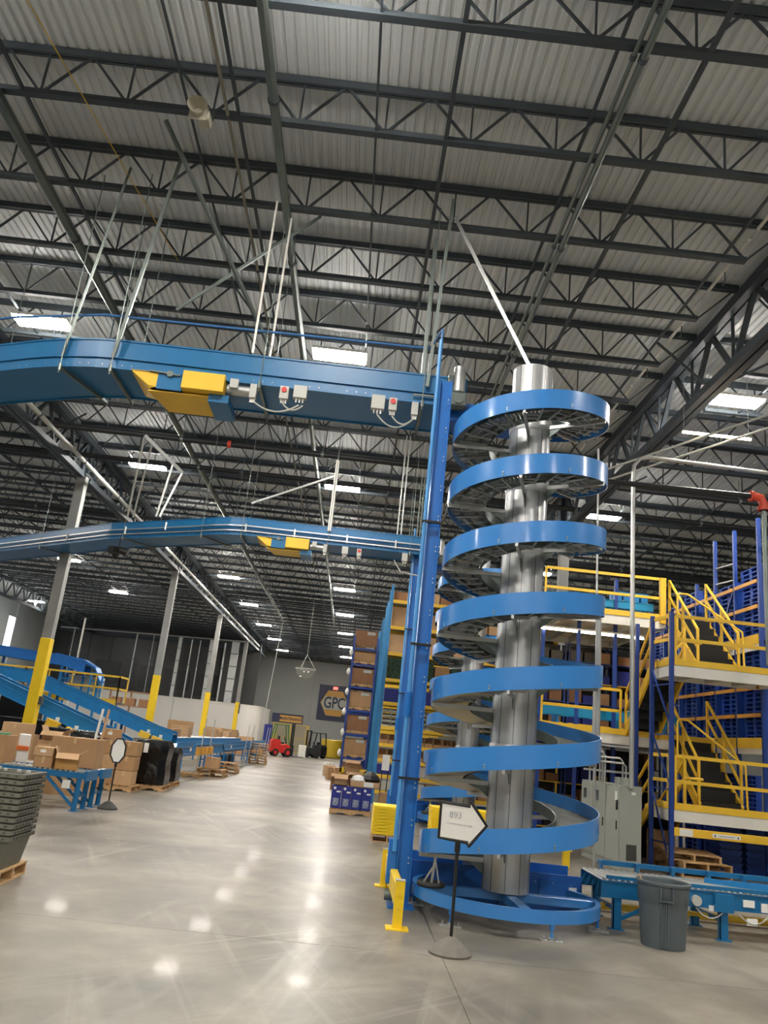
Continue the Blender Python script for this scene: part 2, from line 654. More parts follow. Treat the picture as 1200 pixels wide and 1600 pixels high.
# vertical ducts and pipes standing behind the partition
for k, (x, wdt, z0, sh) in enumerate(((-21.2, .16, 3.9, 'two-strand duct left of the second column'), (-19.6, .08, 3.9, 'thin pipe hung between duct and second column'),
                                       (-17.0, .34, 3.9, 'wide flat duct just right of the second column'), (-15.9, .14, 3.9, 'narrow pipe right of the flat duct'),
                                       (-15.1, .1, 3.9, 'thin pipe near the third column'), (-13.9, .55, 3.9, 'broad segmented duct left of the third column'),
                                       (-11.7, .7, 3.9, 'broad segmented duct between third and fourth columns'), (-12.7, .2, 3.9, 'short pipe by the fourth column'),
                                       (-27.2, .1, 3.9, 'thin pipe by the first column'))):
    t = thing('vertical_duct', 'silver ' + sh + ', against the dark sheeted wall', 'duct', (x, 77.7, z0))
    zz = z0
    if wdt > .3:
        while zz < 9.4:
            M().box(x - wdt / 2, x + wdt / 2, 77.55, 77.85, zz, zz + 1.1).build('duct_section', GALV, t, bev=.02)
            M().box(x - wdt / 2 - .04, x + wdt / 2 + .04, 77.5, 77.9, zz + 1.1, zz + 1.17).build('duct_flange', GSTEEL, t)
            zz += 1.17
    else:
        M().cyl((x, 77.7, z0), (x, 77.7, 9.5), wdt / 2, 10).build('pipe', GALV, t)
        M().cyl((x, 77.7, 7), (x, 77.7, 7.15), wdt * .8, 10).build('coupling', GSTEEL, t)

# ================================================================== COLUMNS
NAMES = ['nearest', 'second nearest', 'third', 'farthest']
for k, y in enumerate(CY[2:6]):
    for gx, side in ((GL, 'left'), (GR, 'right')):
        if side == 'right' and k > 1:
            continue
        lab = (NAMES[k] + ' grey steel column of the left row, lower part painted yellow') if side == 'left' else \
            ('grey and yellow column behind the large spiral conveyor' if k == 0 else 'far grey and yellow column deeper behind the spiral conveyor')
        t = thing('steel_column', lab, 'column', (gx, y, 0), 'roof columns')
        s = .155
        M().box(gx - s, gx + s, y - s, y + s, 0, 9.45).build('shaft', COLG, t, bev=.012)
        e = s + .012
        M().box(gx - e, gx + e, y - e, y + e, .02, 3.95).build('yellow_sleeve', BYEL, t, bev=.015)
        M().box(gx - .3, gx + .3, y - .3, y + .3, 0, .03).build('base_plate', DSTEEL, t)
        M().box(gx - .2, gx + .2, y - .35, y + .35, 9.45, 9.5).box(gx - .03, gx + .03, y - .3, y + .3, 9.5, 10.6).box(gx - .16, gx + .16, y - .04, y + .04, 9.5, 10.6).build('cap_plate', DSTEEL, t)
        if k in (0, 3) and side == 'left':
            M().box(gx + e, gx + e + .1, y - .1, y + .1, 1.9 if k == 0 else 3.0, 2.15 if k == 0 else 3.8).build('junction_box', DSTEEL, t)

# ================================================================== LAMPS


def lamp(x, y, z=9.98, label='', group='high-bay lamps'):
    t = thing('high_bay_lamp', label, 'lamp', (x, y, z), group)
    M().box(x - .61, x + .61, y - .25, y + .25, z + .03, z + .1).build('housing', WHITE, t, bev=.01)
    M().box(x - .59, x + .59, y - .23, y + .23, z - .02, z + .03).build('lens', LENS, t, bev=.01)
    M().box(x - .06, x + .06, y - .1, y + .1, z + .1, z + .15).build('bracket', GSTEEL, t)
    M().cyl((x - .4, y, z + .1), (x - .4, y, ZB), .006, 6).build('hanger_wire', GSTEEL, t)
    M().cyl((x + .4, y, z + .1), (x + .4, y, ZB), .006, 6).build('hanger_wire', GSTEEL, t)
    return t


LY = [16.1, 25.75, 35.35, 44.9, 54.5, 64.6, 74.2, 83.8]
rows = [(-7.75, 'left lamp row'), (-1.12, 'middle lamp row over the aisle'), (7.8, 'right lamp row beyond the spiral')]
for x, nm in rows:
    for k, y in enumerate(LY):
        if x > 5 and k > 3:
            continue
        lamp(x, y, 9.98, '%s glowing white lamp from the camera in the %s' % (ORD[k], nm))
for x in (-7.75, -1.12, 7.8):
    for y in (6.45, -3.2, -12.8):
        lamp(x, y, 9.98, 'glowing white lamp above and behind the camera')
for x, y, d in ((-16.9, 45.0, 'lone lamp over the far left conveyors, left of the second column'), (-17.0, 55.5, 'lone lamp near the dark sheeted wall by the second column'),
                (14.5, 16.1, 'lamp over the right-hand racks outside the bay'), (-18.5, 26, 'lamp beyond the left edge'), (-26.5, 26, 'lamp added out of view to brighten the left wall, first along it'), (-26.5, 36, 'lamp added out of view to brighten the left wall, second along it'), (-26.5, 46, 'lamp added out of view to brighten the left wall, third along it'), (-26.5, 56, 'lamp added out of view to brighten the left wall, fourth along it'), (-26.5, 65.5, 'lamp by the left wall, just left of the nearest column top'), (-18.5, 6.5, 'lamp left of the camera'), (14.5, 6.5, 'lamp right of the camera')):  # unseen lamps along the left wall are added to brighten it
    lamp(x, y, 9.98, 'glowing white ' + d)

# ================================================================== SPIRAL CONVEYOR
PITCH = .888


def hz(th):                     # mid height of the guard at azimuth th (radians, counter-clockwise)
    return .98 + PITCH * (th + PI / 2) / (2 * PI)


def helix(r, th0, th1, n, dz=0):
    return [(r * math.cos(t), r * math.sin(t), hz(t) + dz) for t in [th0 + (th1 - th0) * i / n for i in range(n + 1)]]


def make_spiral(label):
    t = thing('spiral_conveyor', label, 'spiral conveyor', (0, 0, 0), 'spiral conveyors')
    T0, T1 = -1.5 * PI, -1.5 * PI + 14 * PI
    R = 1.08
    for k in range(7):
        a = T0 + 2 * PI * k
        g = M().ribbon(helix(R, a, a + 2 * PI, 60), -.0, .012, -.132, .132).build('outer_guard', BLUE, t, smooth=True)
        b = M()
        for q in range(8):
            th = a + q * PI / 4 + .3
            for dz in (-.1, -.07):
                p = Vector((math.cos(th), math.sin(th), 0))
                b.cyl(p * (R - .002) + Vector((0, 0, hz(th) + dz)), p * (R + .008) + Vector((0, 0, hz(th) + dz)), .011, 6)
        b.build('bolts', GALV, g, kind='stuff')
    # centre column: twelve rolled plates with dark seams and joint collars
    c = M()
    c.lathe([(.283, .3), (.283, 7.2)], n=80, cap=True)
    col = c.build('centre_column', STEEL, t, smooth=True)
    s = M()
    for i in range(10):
        th = i * PI / 5 + .1
        p = Vector((math.cos(th), math.sin(th), 0)) * .2835
        s.bar(p + Vector((0, 0, .31)), p + Vector((0, 0, 7.19)), .006, .006)
    s.build('column_seams', DSTEEL, col)
    for k in range(7):
        zt = hz(T0 + 2 * PI * k) + .35
        if k:
            M().lathe([(.288, zt), (.296, zt + .02), (.296, zt + .2), (.288, zt + .22)], n=40, cap=False).build('column_collar', STEEL, col, smooth=True)
    # inner guard and belt
    M().ribbon(helix(.56, T0, T1, 300), -.01, .0, -.1, .03).build('inner_rail', GSTEEL, t, smooth=True)
    sl = M()
    ns = 620
    for i in range(ns):
        a = T0 + (T1 - T0) * i / ns
        a2 = a + (T1 - T0) / ns * .8
        q = []
        for r_, an, h_ in ((.575, a, 0), (1.065, a, 0), (1.065, a2, 0), (.575, a2, 0), (.575, a, .012), (1.065, a, .012), (1.065, a2, .012), (.575, a2, .012)):
            q.append((r_ * math.cos(an), r_ * math.sin(an), hz(a) - .035 + h_))
        sl.add(q, [(0, 3, 2, 1), (4, 5, 6, 7), (0, 1, 5, 4), (1, 2, 6, 5), (2, 3, 7, 6), (3, 0, 4, 7)])
    sl.build('belt_slats', SLAT, t, kind='stuff')
    # chain tracks under the slats
    tr = M()
    for r_ in (.7, .93):
        tr.ribbon(helix(r_, T0, T1, 300), -.012, .012, -.1, -.045)
    tr.build('chain_track', GSTEEL, t)
    # radial ladder rungs (open underside of the upper turns)
    rg = M()
    i = 0
    th = T0 + 2 * PI * 2.3
    while th < T1:
        p = Vector((math.cos(th), math.sin(th), 0))
        z = Vector((0, 0, hz(th) - .115))
        rg.bar(p * .6 + z, p * 1.0 + z, .028, .022)
        if i % 2 == 0:
            th2 = th + 2 * PI / 26
            p2 = Vector((math.cos(th2), math.sin(th2), 0))
            rg.bar(p * .76 + z, p2 * .76 + z, .02).bar(p * .88 + z, p2 * .88 + z, .02)
        th += 2 * PI / 26
        i += 1
    rg.build('ladder_rungs', GALV, t, kind='stuff')
    # smooth pan under the lower turns
    M().ribbon(helix(.0, T0, T0 + 1, 1), 0, 0, 0, 0) if False else None
    pn = M()
    n = 150
    th1 = T0 + 2 * PI * 2.55
    vs = []
    for i in range(n + 1):
        a = T0 + (th1 - T0) * i / n
        for r_, h_ in ((.6, -.1), (1.06, -.132), (1.06, -.126), (.6, -.094)):
            vs.append((r_ * math.cos(a), r_ * math.sin(a), hz(a) + h_))
    pn.add(vs, [(i * 4 + j, i * 4 + (j + 1) % 4, i * 4 + 4 + (j + 1) % 4, i * 4 + 4 + j) for i in range(n) for j in range(4)])
    pn.build('under_pan', OLIVE, t, smooth=True)
    # support arms, six per turn, welded gussets to the column
    k = 0
    th = T0 + .35
    while th < T1 - .1:
        p = Vector((math.cos(th), math.sin(th), 0))
        z = Vector((0, 0, hz(th) - .15))
        a = M().bar(p * .27 + z, p * 1.075 + z, .035, .05)
        a.build('support_arm', GALV, t)
        pd = Vector((-math.sin(th), math.cos(th), 0)) * .004
        g = M()
        q = [p * .28 + z, p * .5 + z, p * .28 + z - Vector((0, 0, .16))]
        g.add([x + pd for x in q] + [x - pd for x in q], [(0, 1, 2), (5, 4, 3), (0, 3, 4, 1), (1, 4, 5, 2), (2, 5, 3, 0)])
        g.build('gusset', GSTEEL, t)
        th += 2 * PI / 5
        k += 1
    # base ring on feet, cross beams
    ring = [(1.12 * math.cos(2 * PI * i / 72), 1.12 * math.sin(2 * PI * i / 72), 0) for i in range(72)]
    rb = M().ribbon(ring, 0, .06, .17, .3, closed=True).build('base_ring', BLUE, t, smooth=True)
    for a, b in (((.05, -1.08), (-.02, 1.0)), ((-1.08, .0), (1.08, .0)), ((-.5, -.95), (-.3, .6))):
        if a[0] == -.5:
            continue
        M().bar((a[0], a[1], .24), (b[0], b[1], .24), .12, .1).build('base_beam', BLUE, t, bev=.008)
    for i in range(6):
        a = i * PI / 3 + .3 - PI / 2
        f = M()
        x, y = 1.09 * math.cos(a), 1.09 * math.sin(a)
        f.cyl((x, y, .03), (x, y, .18), .016, 8).cyl((x, y, .12), (x, y, .19), .03, 8)
        fo = f.build('levelling_foot', BLUE if i == 0 else PBLUE, t)
        M().box(x - .12, x + .12, y - .05, y + .05, 0, .012).cyl((x - .09, y, .01), (x - .09, y, .05), .012, 6).cyl((x + .09, y, .01), (x + .09, y, .05), .012, 6) \
            .cyl((x, y, 0), (x, y, .035), .04, 10).build('foot_plate', GALV, fo)
    # straight trough under the spiral carrying the return belt
    tb = M()
    tb.box(-1.27, 1.1, .6, .62, .02, .46).box(-1.27, 1.1, 1.24, 1.26, .1, .5).box(-1.27, 1.1, .6, 1.26, .1, .12)
    tb.box(-1.27, -1.25, .6, 1.26, .1, .42)
    tr_ = tb.build('trough', DBLUE, t, bev=.004)
    M().box(-1.2, .0, .64, 1.2, .3, .31).build('return_belt', RUB, tr_)
    M().box(.55, 1.1, .56, .6, .1, .38).box(.05, .55, .575, .6, .04, .43).build('side_plate', DBLUE, tr_)
    bb = M()
    for i in range(9):
        bb.cyl((.15 + i * .115, .555, .18 + .18 * (i % 2)), (.15 + i * .115, .56, .18 + .18 * (i % 2)), .008, 6)
    bb.build('bolts', GALV, tr_, kind='stuff')
    M().box(.93, 1.03, .552, .556, .24, .33).build('warning_label', PAPER, tr_, label='small white square label')
    # upper out-run to the overhead conveyor
    z = hz(T1)
    M().box(-1.3, 0, .62, .64, z - .17, z + .13).box(-1.3, 0, 1.08, 1.1, z - .17, z + .13).box(-1.3, 0, .62, 1.1, z - .17, z - .14).build('outrun_frame', DBLUE, t)
    # drive motor standing over the out-run
    mx, my = -1.02, .42
    mo = M().lathe([(.075, z + .18), (.095, z + .2), (.095, z + .5), (.085, z + .52), (.085, z + .6), (.03, z + .62)], (mx, my), 20)
    mo = mo.build('drive_motor', GALV, t, smooth=True)
    M().cbox((mx, my, z + .06), (.24, .2, .22)).build('gearbox', GSTEEL, mo, bev=.02)
    M().cyl((mx, my - .12, z + .05), (mx, my + .2, z + .05), .07, 16).build('output_shaft', GSTEEL, mo, smooth=True)
    M().box(mx - .17, mx - .09, my - .05, my + .05, z + .3, z + .46).build('terminal_box', GSTEEL, mo, bev=.01)
    # rusty coiled foot drive on the ring (left)
    cd = M().tube([(-.93 + .14 * math.cos(2 * PI * i / 24), -.28 + .14 * math.sin(2 * PI * i / 24), .33) for i in range(24)], .03, 8, closed=True)
    cd = cd.build('tension_wheel', RUB, t, smooth=True)
    M().bar((-.93, -.28, .3), (-.9, -.28, .62), .03, .02).bar((-1.02, -.28, .34), (-.92, -.3, .52), .02).bar((-.84, -.3, .34), (-.9, -.28, .6), .015).build('tension_lever', GALV, cd)
    return t


sp = make_spiral('large blue spiral conveyor around a steel column in the foreground')
sp2 = dup(sp, (3.05, 21.0, 0), 0.12, 'more distant blue spiral conveyor, half hidden behind the foreground spiral')
sp.location = (2.09, 10.4, 0)


# ------------------------------------------------------------------ masts beside the spirals
def make_mast(label):
    t = thing('support_mast', label, 'mast', (0, 0, 0), 'spiral support masts')
    M().box(-.09, -.078, -.09, .09, .02, 6.9).box(.078, .09, -.09, .09, .02, 6.9).box(-.078, .078, -.012, .012, .02, 6.9).build('steel_post', PBLUE, t)
    b = M()
    z = .5
    while z < 6.8:
        b.cyl((.05, -.1, z), (.05, -.085, z), .01, 6).cyl((.05, -.1, z + .06), (.05, -.085, z + .06), .01, 6)
        z += .43
    b.build('bolts', GALV, t, kind='stuff')
    cn = M().tube([(-.13, -.1, .62), (-.13, -.1, 7.35), (-.13, -.1, 7.5)], .028, 10).build('conduit', mat('conduit_blue', '#4f97d8', .35, var=.05), t, smooth=True)
    M().cyl((-.13, -.1, 2.2), (-.13, -.1, 2.5), .045, 10).build('pull_elbow', PBLUE, cn, smooth=True)
    for z in (1.45, 3.1, 4.75):
        M().box(-.17, .1, -.13, -.08, z, z + .03).build('pipe_clamp', BLACK, t)
    M().box(-.16, .16, -.16, .16, 0, .02).build('base_plate', PBLUE, t)
    M().box(-.2, -.09, -.08, .06, .25, .75).build('side_bracket', PBLUE, t, bev=.01)
    M().cyl((-.16, -.11, .4), (-.02, -.3, .03), .008, 6).build('ground_cable', GALV, t)
    M().cyl((-.2, -.02, .12), (-.05, -.02, .12), .06, 12).build('foot_motor', GSTEEL, t, smooth=True)
    return t


ms = make_mast('tall blue steel mast with pale blue pipe left of the large spiral')
ms2 = dup(ms, (1.33, 20.9, 0), None, 'second blue mast seen just left behind the near mast')
ms.location = (.84, 10.4, 0)


# ------------------------------------------------------------------ overhead conveyors
def overhead(label, path, zb, zt, wd, hang, guards, boxes, pipe, d1):
    t = thing('overhead_conveyor', label, 'conveyor', path[0], 'overhead conveyors')
    # path runs from the spiral westwards, so left of travel is towards the camera
    P = [(x, y, 0) for x, y, z in path]
    zm = zb + (zt - zb) * .38
    M().ribbon(P, -.02, 0, zb, zt).ribbon(P, -.02, .025, zt - .02, zt).build('far_side_guard', CBLUE, t) if False else None
    near = M().ribbon(P, 0, .015, zm, zt).ribbon(P, -.02, .03, zt - .012, zt + .012)
    near.build('side_guard', CBLUE, t)
    ch = M().ribbon(P, .0, .03, zb, zm).ribbon(P, .03, .06, zb, zb + .012).ribbon(P, .03, .06, zm - .012, zm)
    c = ch.build('side_channel', CBLUE, t)
    M().ribbon(P, -wd, -wd + .03, zb, zm).ribbon(P, -wd, -wd + .015, zm, zt).build('far_side_guard', CBLUE, t)
    M().ribbon(P, -wd + .03, 0, zb + .02, zb + .04).build('bottom_pan', CBLUE, t)
    M().ribbon(P, -wd + .03, 0, zm - .03, zm).build('belt', RUB, t)
    b = M()
    for i in range(len(P) - 1):
        a, q = Vector(P[i]), Vector(P[i + 1])
        L = (q - a).length
        d = (q - a).normalized()
        n = Vector((-d.y, d.x, 0))
        s = .1
        while s < L:
            if (int(s * 10) % 7) < 4:
                p = a + d * s + n * .03 + Vector((0, 0, zb + .07))
                b.cyl(p, p + n * .01, .008, 5)
            s += .14
    b.build('bolts', GALV, c, kind='stuff')
    for x, y, dx, dy in hang:                    # strut across beneath, threaded rods up to the joists
        d = Vector((dx, dy, 0)).normalized()
        n = Vector((-d.y, d.x, 0))
        p = Vector((x, y, 0))
        a = p + n * .1
        q = p - n * (wd + .08)
        hg = M().bar(a + Vector((0, 0, zb - .03)), q + Vector((0, 0, zb - .03)), .042)
        for e in (a, q):
            hg.cyl(e + Vector((0, 0, zb - .12)), e + Vector((0, 0, ZB)), .008, 6)
            hg.cyl(e + Vector((0, 0, zb - .08)), e + Vector((0, 0, zb + .03)), .025, 6)
        hg.build('hanger', GSTEEL, t, kind='stuff')
    for k, (x0, x1, y0, y1) in enumerate(guards):
        dz = zb - .0
        # drive: sloped yellow guard, blue gear plate, square yellow guard, motor
        g = M().add([(x0, y0 - .03, dz + .02), (x0 + .42, y0 - .03, dz + .02), (x0 + .42, y0 - .03, dz - .22), (x0 + .3, y0 - .03, dz - .2),
                     (x0, y1, dz + .0), (x0 + 1.05, y1, dz + .0), (x0 + 1.15, y1 - .2, dz - .28), (x0 + .32, y0, dz - .24)],
                    [(0, 1, 2, 3), (0, 4, 7, 3), (3, 7, 2), (4, 5, 6, 7)])
        g.build('belt_guard', YEL, t, label='yellow sloped belt guard')
        M().add([(x0 + .3, y0 + .02, dz - .25), (x0 + 1.2, y0 + .02, dz - .25), (x0 + 1.2, y1 - .15, dz - .25), (x0 + .45, y1 - .15, dz - .25),
                 (x0 + .3, y0 + .02, dz - .27), (x0 + 1.2, y0 + .02, dz - .27), (x0 + 1.2, y1 - .15, dz - .27), (x0 + .45, y1 - .15, dz - .27)],
                [(0, 1, 2, 3), (7, 6, 5, 4), (0, 4, 5, 1), (1, 5, 6, 2), (2, 6, 7, 3), (3, 7, 4, 0)]).build('under_guard', YEL, t)
        gp = M().box(x0 + .42, x0 + .8, y0 - .03, y0, dz - .24, dz + .12).build('gear_plate', CBLUE, t)
        M().cyl((x0 + .6, y0 - .07, dz), (x0 + .6, y0 - .03, dz), .05, 12).bar((x0 + .3, y0 - .05, dz + .02), (x0 + .75, y0 - .05, dz - .01), .03, .02).build('take_up_screw', GSTEEL, gp)
        M().box(x0 + .8, x0 + 1.42, y0 - .12, y0 + .1, dz - .22, dz + .06).build('chain_guard', YEL, t, bev=.01)
        M().box(x0 + 1.2, x0 + 1.5, y0, y1 - .2, dz - .34, dz - .22).build('motor_mount', CBLUE, t)
        mm = M().cyl((x0 + 1.45, y0 + .05, dz - .1), (x0 + 1.8, y0 + .05, dz - .1), .08, 14).build('drive_motor', GALV, t, smooth=True)
        M().box(x0 + 1.5, x0 + 1.62, y0 - .1, y0 - .03, dz - .12, dz + .02).build('terminal_box', LGREY, mm)
    for x, z, wdt, ht, kind, y in boxes:
        bx = M().box(x, x + wdt, y - .1, y, z, z + ht).build('control_box', LGREY, t, bev=.006, label='light grey control box' if kind == 0 else 'grey box with round red isolator knob')
        if kind:
            M().cyl((x + wdt / 2, y - .12, z + ht * .68), (x + wdt / 2, y - .1, z + ht * .68), .04, 12).build('isolator_knob', RED, bx, label='round red knob')
        gl = M()
        for q in range(3):
            gl.cyl((x + wdt * (.25 + .25 * q), y - .05, z - .06), (x + wdt * (.25 + .25 * q), y - .05, z), .014, 6)
        gl.build('cable_gland', PAPER, bx)
    return t


YN = 10.93
path1 = [(1.2, YN, 0), (-4.0, YN, 0), (-4.35, YN + .03, 0), (-4.7, YN + .1, 0), (-5.05, YN + .2, 0), (-5.4, YN + .33, 0), (-9.5, YN + 2.1, 0)]
oc = overhead('blue overhead conveyor joining the top of the large spiral', path1, 6.74, 7.22, 1.05,
              [(-4.08, YN, -1, 0), (-4.85, YN + .15, -1, .3), (-1.87, YN, -1, 0), (.55, YN, -1, 0), (-7.2, YN + 1.1, -1, .43)],
              [(-3.8, -2.4, YN - .03, YN + .9)],
              [(-2.0, 6.5, .1, .22, 0, YN - .02), (-1.56, 6.54, .13, .2, 1, YN - .02), (-1.36, 6.58, .2, .2, 0, YN - .02), (-.2, 6.55, .2, .22, 0, YN - .02), (.06, 6.55, .12, .2, 1, YN - .02), (.4, 6.52, .1, .2, 0, YN - .02)],
              True, 1)
for x0, x1, dz in ((-1.95, -1.26, .16), (-1.5, -1.2, .1), (-.1, .45, .2), (.12, .45, .13)):
    pts = []
    for i in range(11):
        s = i / 10
        pts.append((x0 + (x1 - x0) * s, YN - .07, 6.48 - dz * 4 * s * (1 - s) * .9))
    M().tube(pts, .012, 6).build('cable', LGREY, oc)
M().tube([(.4, YN - .08, 6.85), (1.0, YN - .08, 6.86)], .018, 8).build('air_pipe', GALV, oc)
off = lambda pts, dy, z: [(x, y + dy, z) for x, y, _ in pts]
bp = M().tube([(.72, 10.3, 7.46), (.72, 10.32, 7.68), (.7, 10.45, 7.7), (.6, 10.95, 7.69), (-4.4, 11.0, 7.66), (-5.9, 11.3, 7.6), (-8.8, 12.6, 7.6)], .02, 8).build('overhead_pipe', mat('pipe_blue_grey', '#3f6fa6', .4, var=.05), None, smooth=True)
tag(bp, 'thin blue pipe running above the near overhead conveyor from the near mast', 'pipe')

YF = 20.6
path2 = [(1.9, YF, 0), (-3.3, YF, 0), (-3.75, YF + .1, 0), (-4.2, YF + .32, 0), (-4.6, YF + .6, 0), (-7.6, 22.95, 0), (-14.5, 28.6, 0)]
oc2 = overhead('farther blue overhead conveyor leading to the distant spiral', path2, 6.74, 7.22, 1.0,
               [(-3.4, YF, -1, 0), (-4.5, YF + .5, -1, .7), (-1.1, YF, -1, 0), (1.1, YF, -1, 0), (-7.0, 22.5, -1, .8), (-10.4, 25.25, -1, .8)],
               [(-3.0, -1.6, YF - .03, YF + .9)],
               [(-1.2, 6.5, .1, .22, 0, YF - .02), (-.7, 6.52, .16, .2, 0, YF - .02), (-.3, 6.5, .12, .2, 1, YF - .02), (.9, 6.5, .15, .22, 0, YF - .02)],
               True, 1)
P2 = [(x, y, 0) for x, y, z in path2]
M().ribbon(P2, .07, .1, 6.98, 7.01).ribbon(P2, .07, .1, 6.84, 6.87).build('guide_rail', GALV, oc2)
rp = M()
for x, y in ((-7.0, 22.48), (-5.6, 21.4), (-3.3, YF), (-2.0, YF), (-.6, YF), (.7, YF), (-9.3, 24.3)):
    rp.bar((x, y - .1, 6.82), (x, y - .1, 7.04), .04)
rp.build('rail_post', GALV, oc2)
M().tube([(.7, YF - .1, 6.5), (.9, YF - .1, 6.2), (1.4, YF - .1, 6.15), (1.7, YF - .1, 6.4)], .02, 6).build('cable', LGREY, oc2)

# frames of steel strut hanging the far conveyor
t = thing('strut_frame', 'pale galvanised hanger frame above the left end of the far overhead conveyor', 'hanger frame', (-6.2, 21.6, 7.2))
M().bar((-6.5, 20.8, 9.3), (-5.5, 21.6, 8.6), .045, .1).build('top_strut', GALV, t)
M().bar((-6.5, 20.8, 9.3), (-6.9, 22.0, 7.25), .045).bar((-6.3, 20.95, 9.15), (-6.75, 22.0, 7.25), .045).build('left_leg', GALV, t)
M().bar((-5.75, 21.4, 8.75), (-6.0, 21.6, 7.25), .045).bar((-5.5, 21.6, 8.6), (-5.9, 21.6, 7.25), .045).build('right_leg', GALV, t)
t = thing('strut_frame', 'white hanger post with slanting brace above the middle of the far conveyor', 'hanger frame', (-1.1, 20.7, 7.2))
M().bar((-1.1, 20.55, 7.1), (-1.1, 20.55, 9.1), .09).build('post', WHITE, t)
M().bar((-1.15, 20.55, 8.65), (-3.3, 20.8, 7.7), .05).build('brace', GALV, t)
M().cyl((-1.1, 20.55, 9.1), (-1.1, 20.55, ZB), .012, 6).build('rod', GALV, t)
t = thing('strut_frame', 'tall galvanised rods above the spiral end of the far conveyor', 'hanger frame', (.9, 20.7, 7.2))
for x in (.72, .82, 1.25, 1.33):
    M().bar((x, 20.7, 6.9), (x, 20.7, ZB - (0 if x < 1 else 1.2)), .035).build('rod', GALV if x < 1 else GSTEEL, t)
t = thing('strut_frame', 'pair of grey struts above the near conveyor left of the large spiral', 'hanger frame', (.6, 11.0, 7.2))
M().bar((.52, 10.95, 7.2), (.52, 10.95, 9.6), .05).bar((.6, 10.85, 7.0), (.72, 10.6, ZB), .05).build('strut', GSTEEL, t)
M().bar((.8, 10.9, ZB - .1), (2.1, 10.5, 7.25), .05).build('brace', GALV, t)
M().bar((-2.05, YN - .1, 7.22), (-2.05, YN - .1, 9.9), .03).bar((-1.85, YN + .3, 7.22), (-1.85, YN + .3, 9.9), .03).build('rod_pair', WHITE, t)
t = thing('strut_frame', 'slanting grey struts over the curve of the near overhead conveyor', 'hanger frame', (-4.1, 11, 7.2))
M().bar((-4.08, YN - .08, 6.9), (-3.55, YN - .5, ZB), .045).bar((-4.9, YN + .1, 6.9), (-4.4, YN - .2, ZB), .03).build('strut', GSTEEL, t)
M().bar((-3.6, 9.6, ZB), (-1.9, 11.3, 7.6), .05).bar((-3.4, 11.2, 8), (-1.4, 11.4, ZB), .04).build('brace', GSTEEL, t)

# ================================================================== ROOF SERVICES
for y, z, r_, lb in ((21.3, 9.5, .085, 'black sprinkler main crossing the hall above the far conveyor, nearer of two'), (23.9, 9.55, .085, 'black sprinkler main crossing the hall, farther of two'), (31.5, 9.6, .07, 'black pipe crossing the hall behind the far overhead conveyor')):
    t = thing('sprinkler_main', lb, 'pipe', (0, y, z))
    M().cyl((-28, y, z), (26, y, z), r_, 12).build('pipe', PIPEB, t, smooth=True)
    hg = M()
    for x in range(-26, 26, 4):
        hg.cyl((x + .4, y, z), (x + .4, y, ZB), .008, 5).cyl((x + .36, y, z), (x + .44, y, z), r_ + .015, 12)
    hg.build('hanger', GSTEEL, t)
    M().cyl((-4.3, y, z), (-4.2, y, z), r_ + .02, 12).build('coupling', ORED if y < 22 else DSTEEL, t, label='red coupling' if y < 22 else 'dark coupling')
for x, z, r_, m_, lb, y0, y1 in ((-9.25, 9.4, .07, LGREY, 'long pale grey pipe running away beside the left column row', -16, 76),
                         (-5.9, 10.0, .09, GSTEEL, 'thick grey duct pipe running lengthwise below the roof, left of centre', -16, 60),
                         (-1.95, 10.02, .07, GSTEEL, 'grey pipe running lengthwise below the roof near the middle', -16, 60),
                         (-2.62, 10.0, .025, mat('beige_pipe', '#8f8a7c', .5), 'thin beige conduit running lengthwise under the roof, left of the middle pipe', -8, 40),
                         (2.62, 9.98, .05, GSTEEL, 'pair of grey conduits under the roof running towards the large spiral', 5.5, 40),
                         (2.5, 10.0, .03, GSTEEL, 'thin conduit beside the grey pair under the roof', 5.5, 40)):
    t = thing('roof_pipe', lb, 'pipe', (x, 20, z))
    M().cyl((x, y0, z), (x, y1, z), r_, 10).build('pipe', m_, t, smooth=True)
    b = M()
    y = y0 + 2
    while y < y1:
        b.cyl((x, y - .03, z), (x, y + .03, z), r_ + .012, 10)
        y += 3.81
    b.build('coupling', DSTEEL, t)
t = thing('roof_pipe', 'pale sprinkler branch pipe running lengthwise at the upper right', 'pipe', (6.0, 12, 10.4))
for i in range(8):
    y = 7.4 + i * JP
    M().cyl((5.75, y, 10.5), (5.75, y + JP * .85, 10.5), .03, 8).build('pipe_length', WHITE, t)
    M().tube([(5.75, y + .9, 10.46), (5.75, y + .9, 10.3), (5.75, y + .97, 10.24), (5.75, y + 1.03, 10.3)], .012, 6).build('hook_hanger', GSTEEL, t)
t = thing('roof_pipe', 'pale pipe crossing beneath the roof at the top right', 'pipe', (3, 6.2, 10.4))
M().cyl((-1, 6.15, 10.5), (9, 6.15, 10.5), .05, 10).build('pipe', WHITE, t, smooth=True)
# yellow cord
M().cyl((-5.15, 5.5, 10.0), (-4.1, 13, 10.0), .008, 5).build('yellow_cord', YEL)
bpy.data.objects['yellow_cord'].name = 'rope'
tag(bpy.data.objects['rope'], 'thin yellow rope under the roof at the upper left', 'rope')
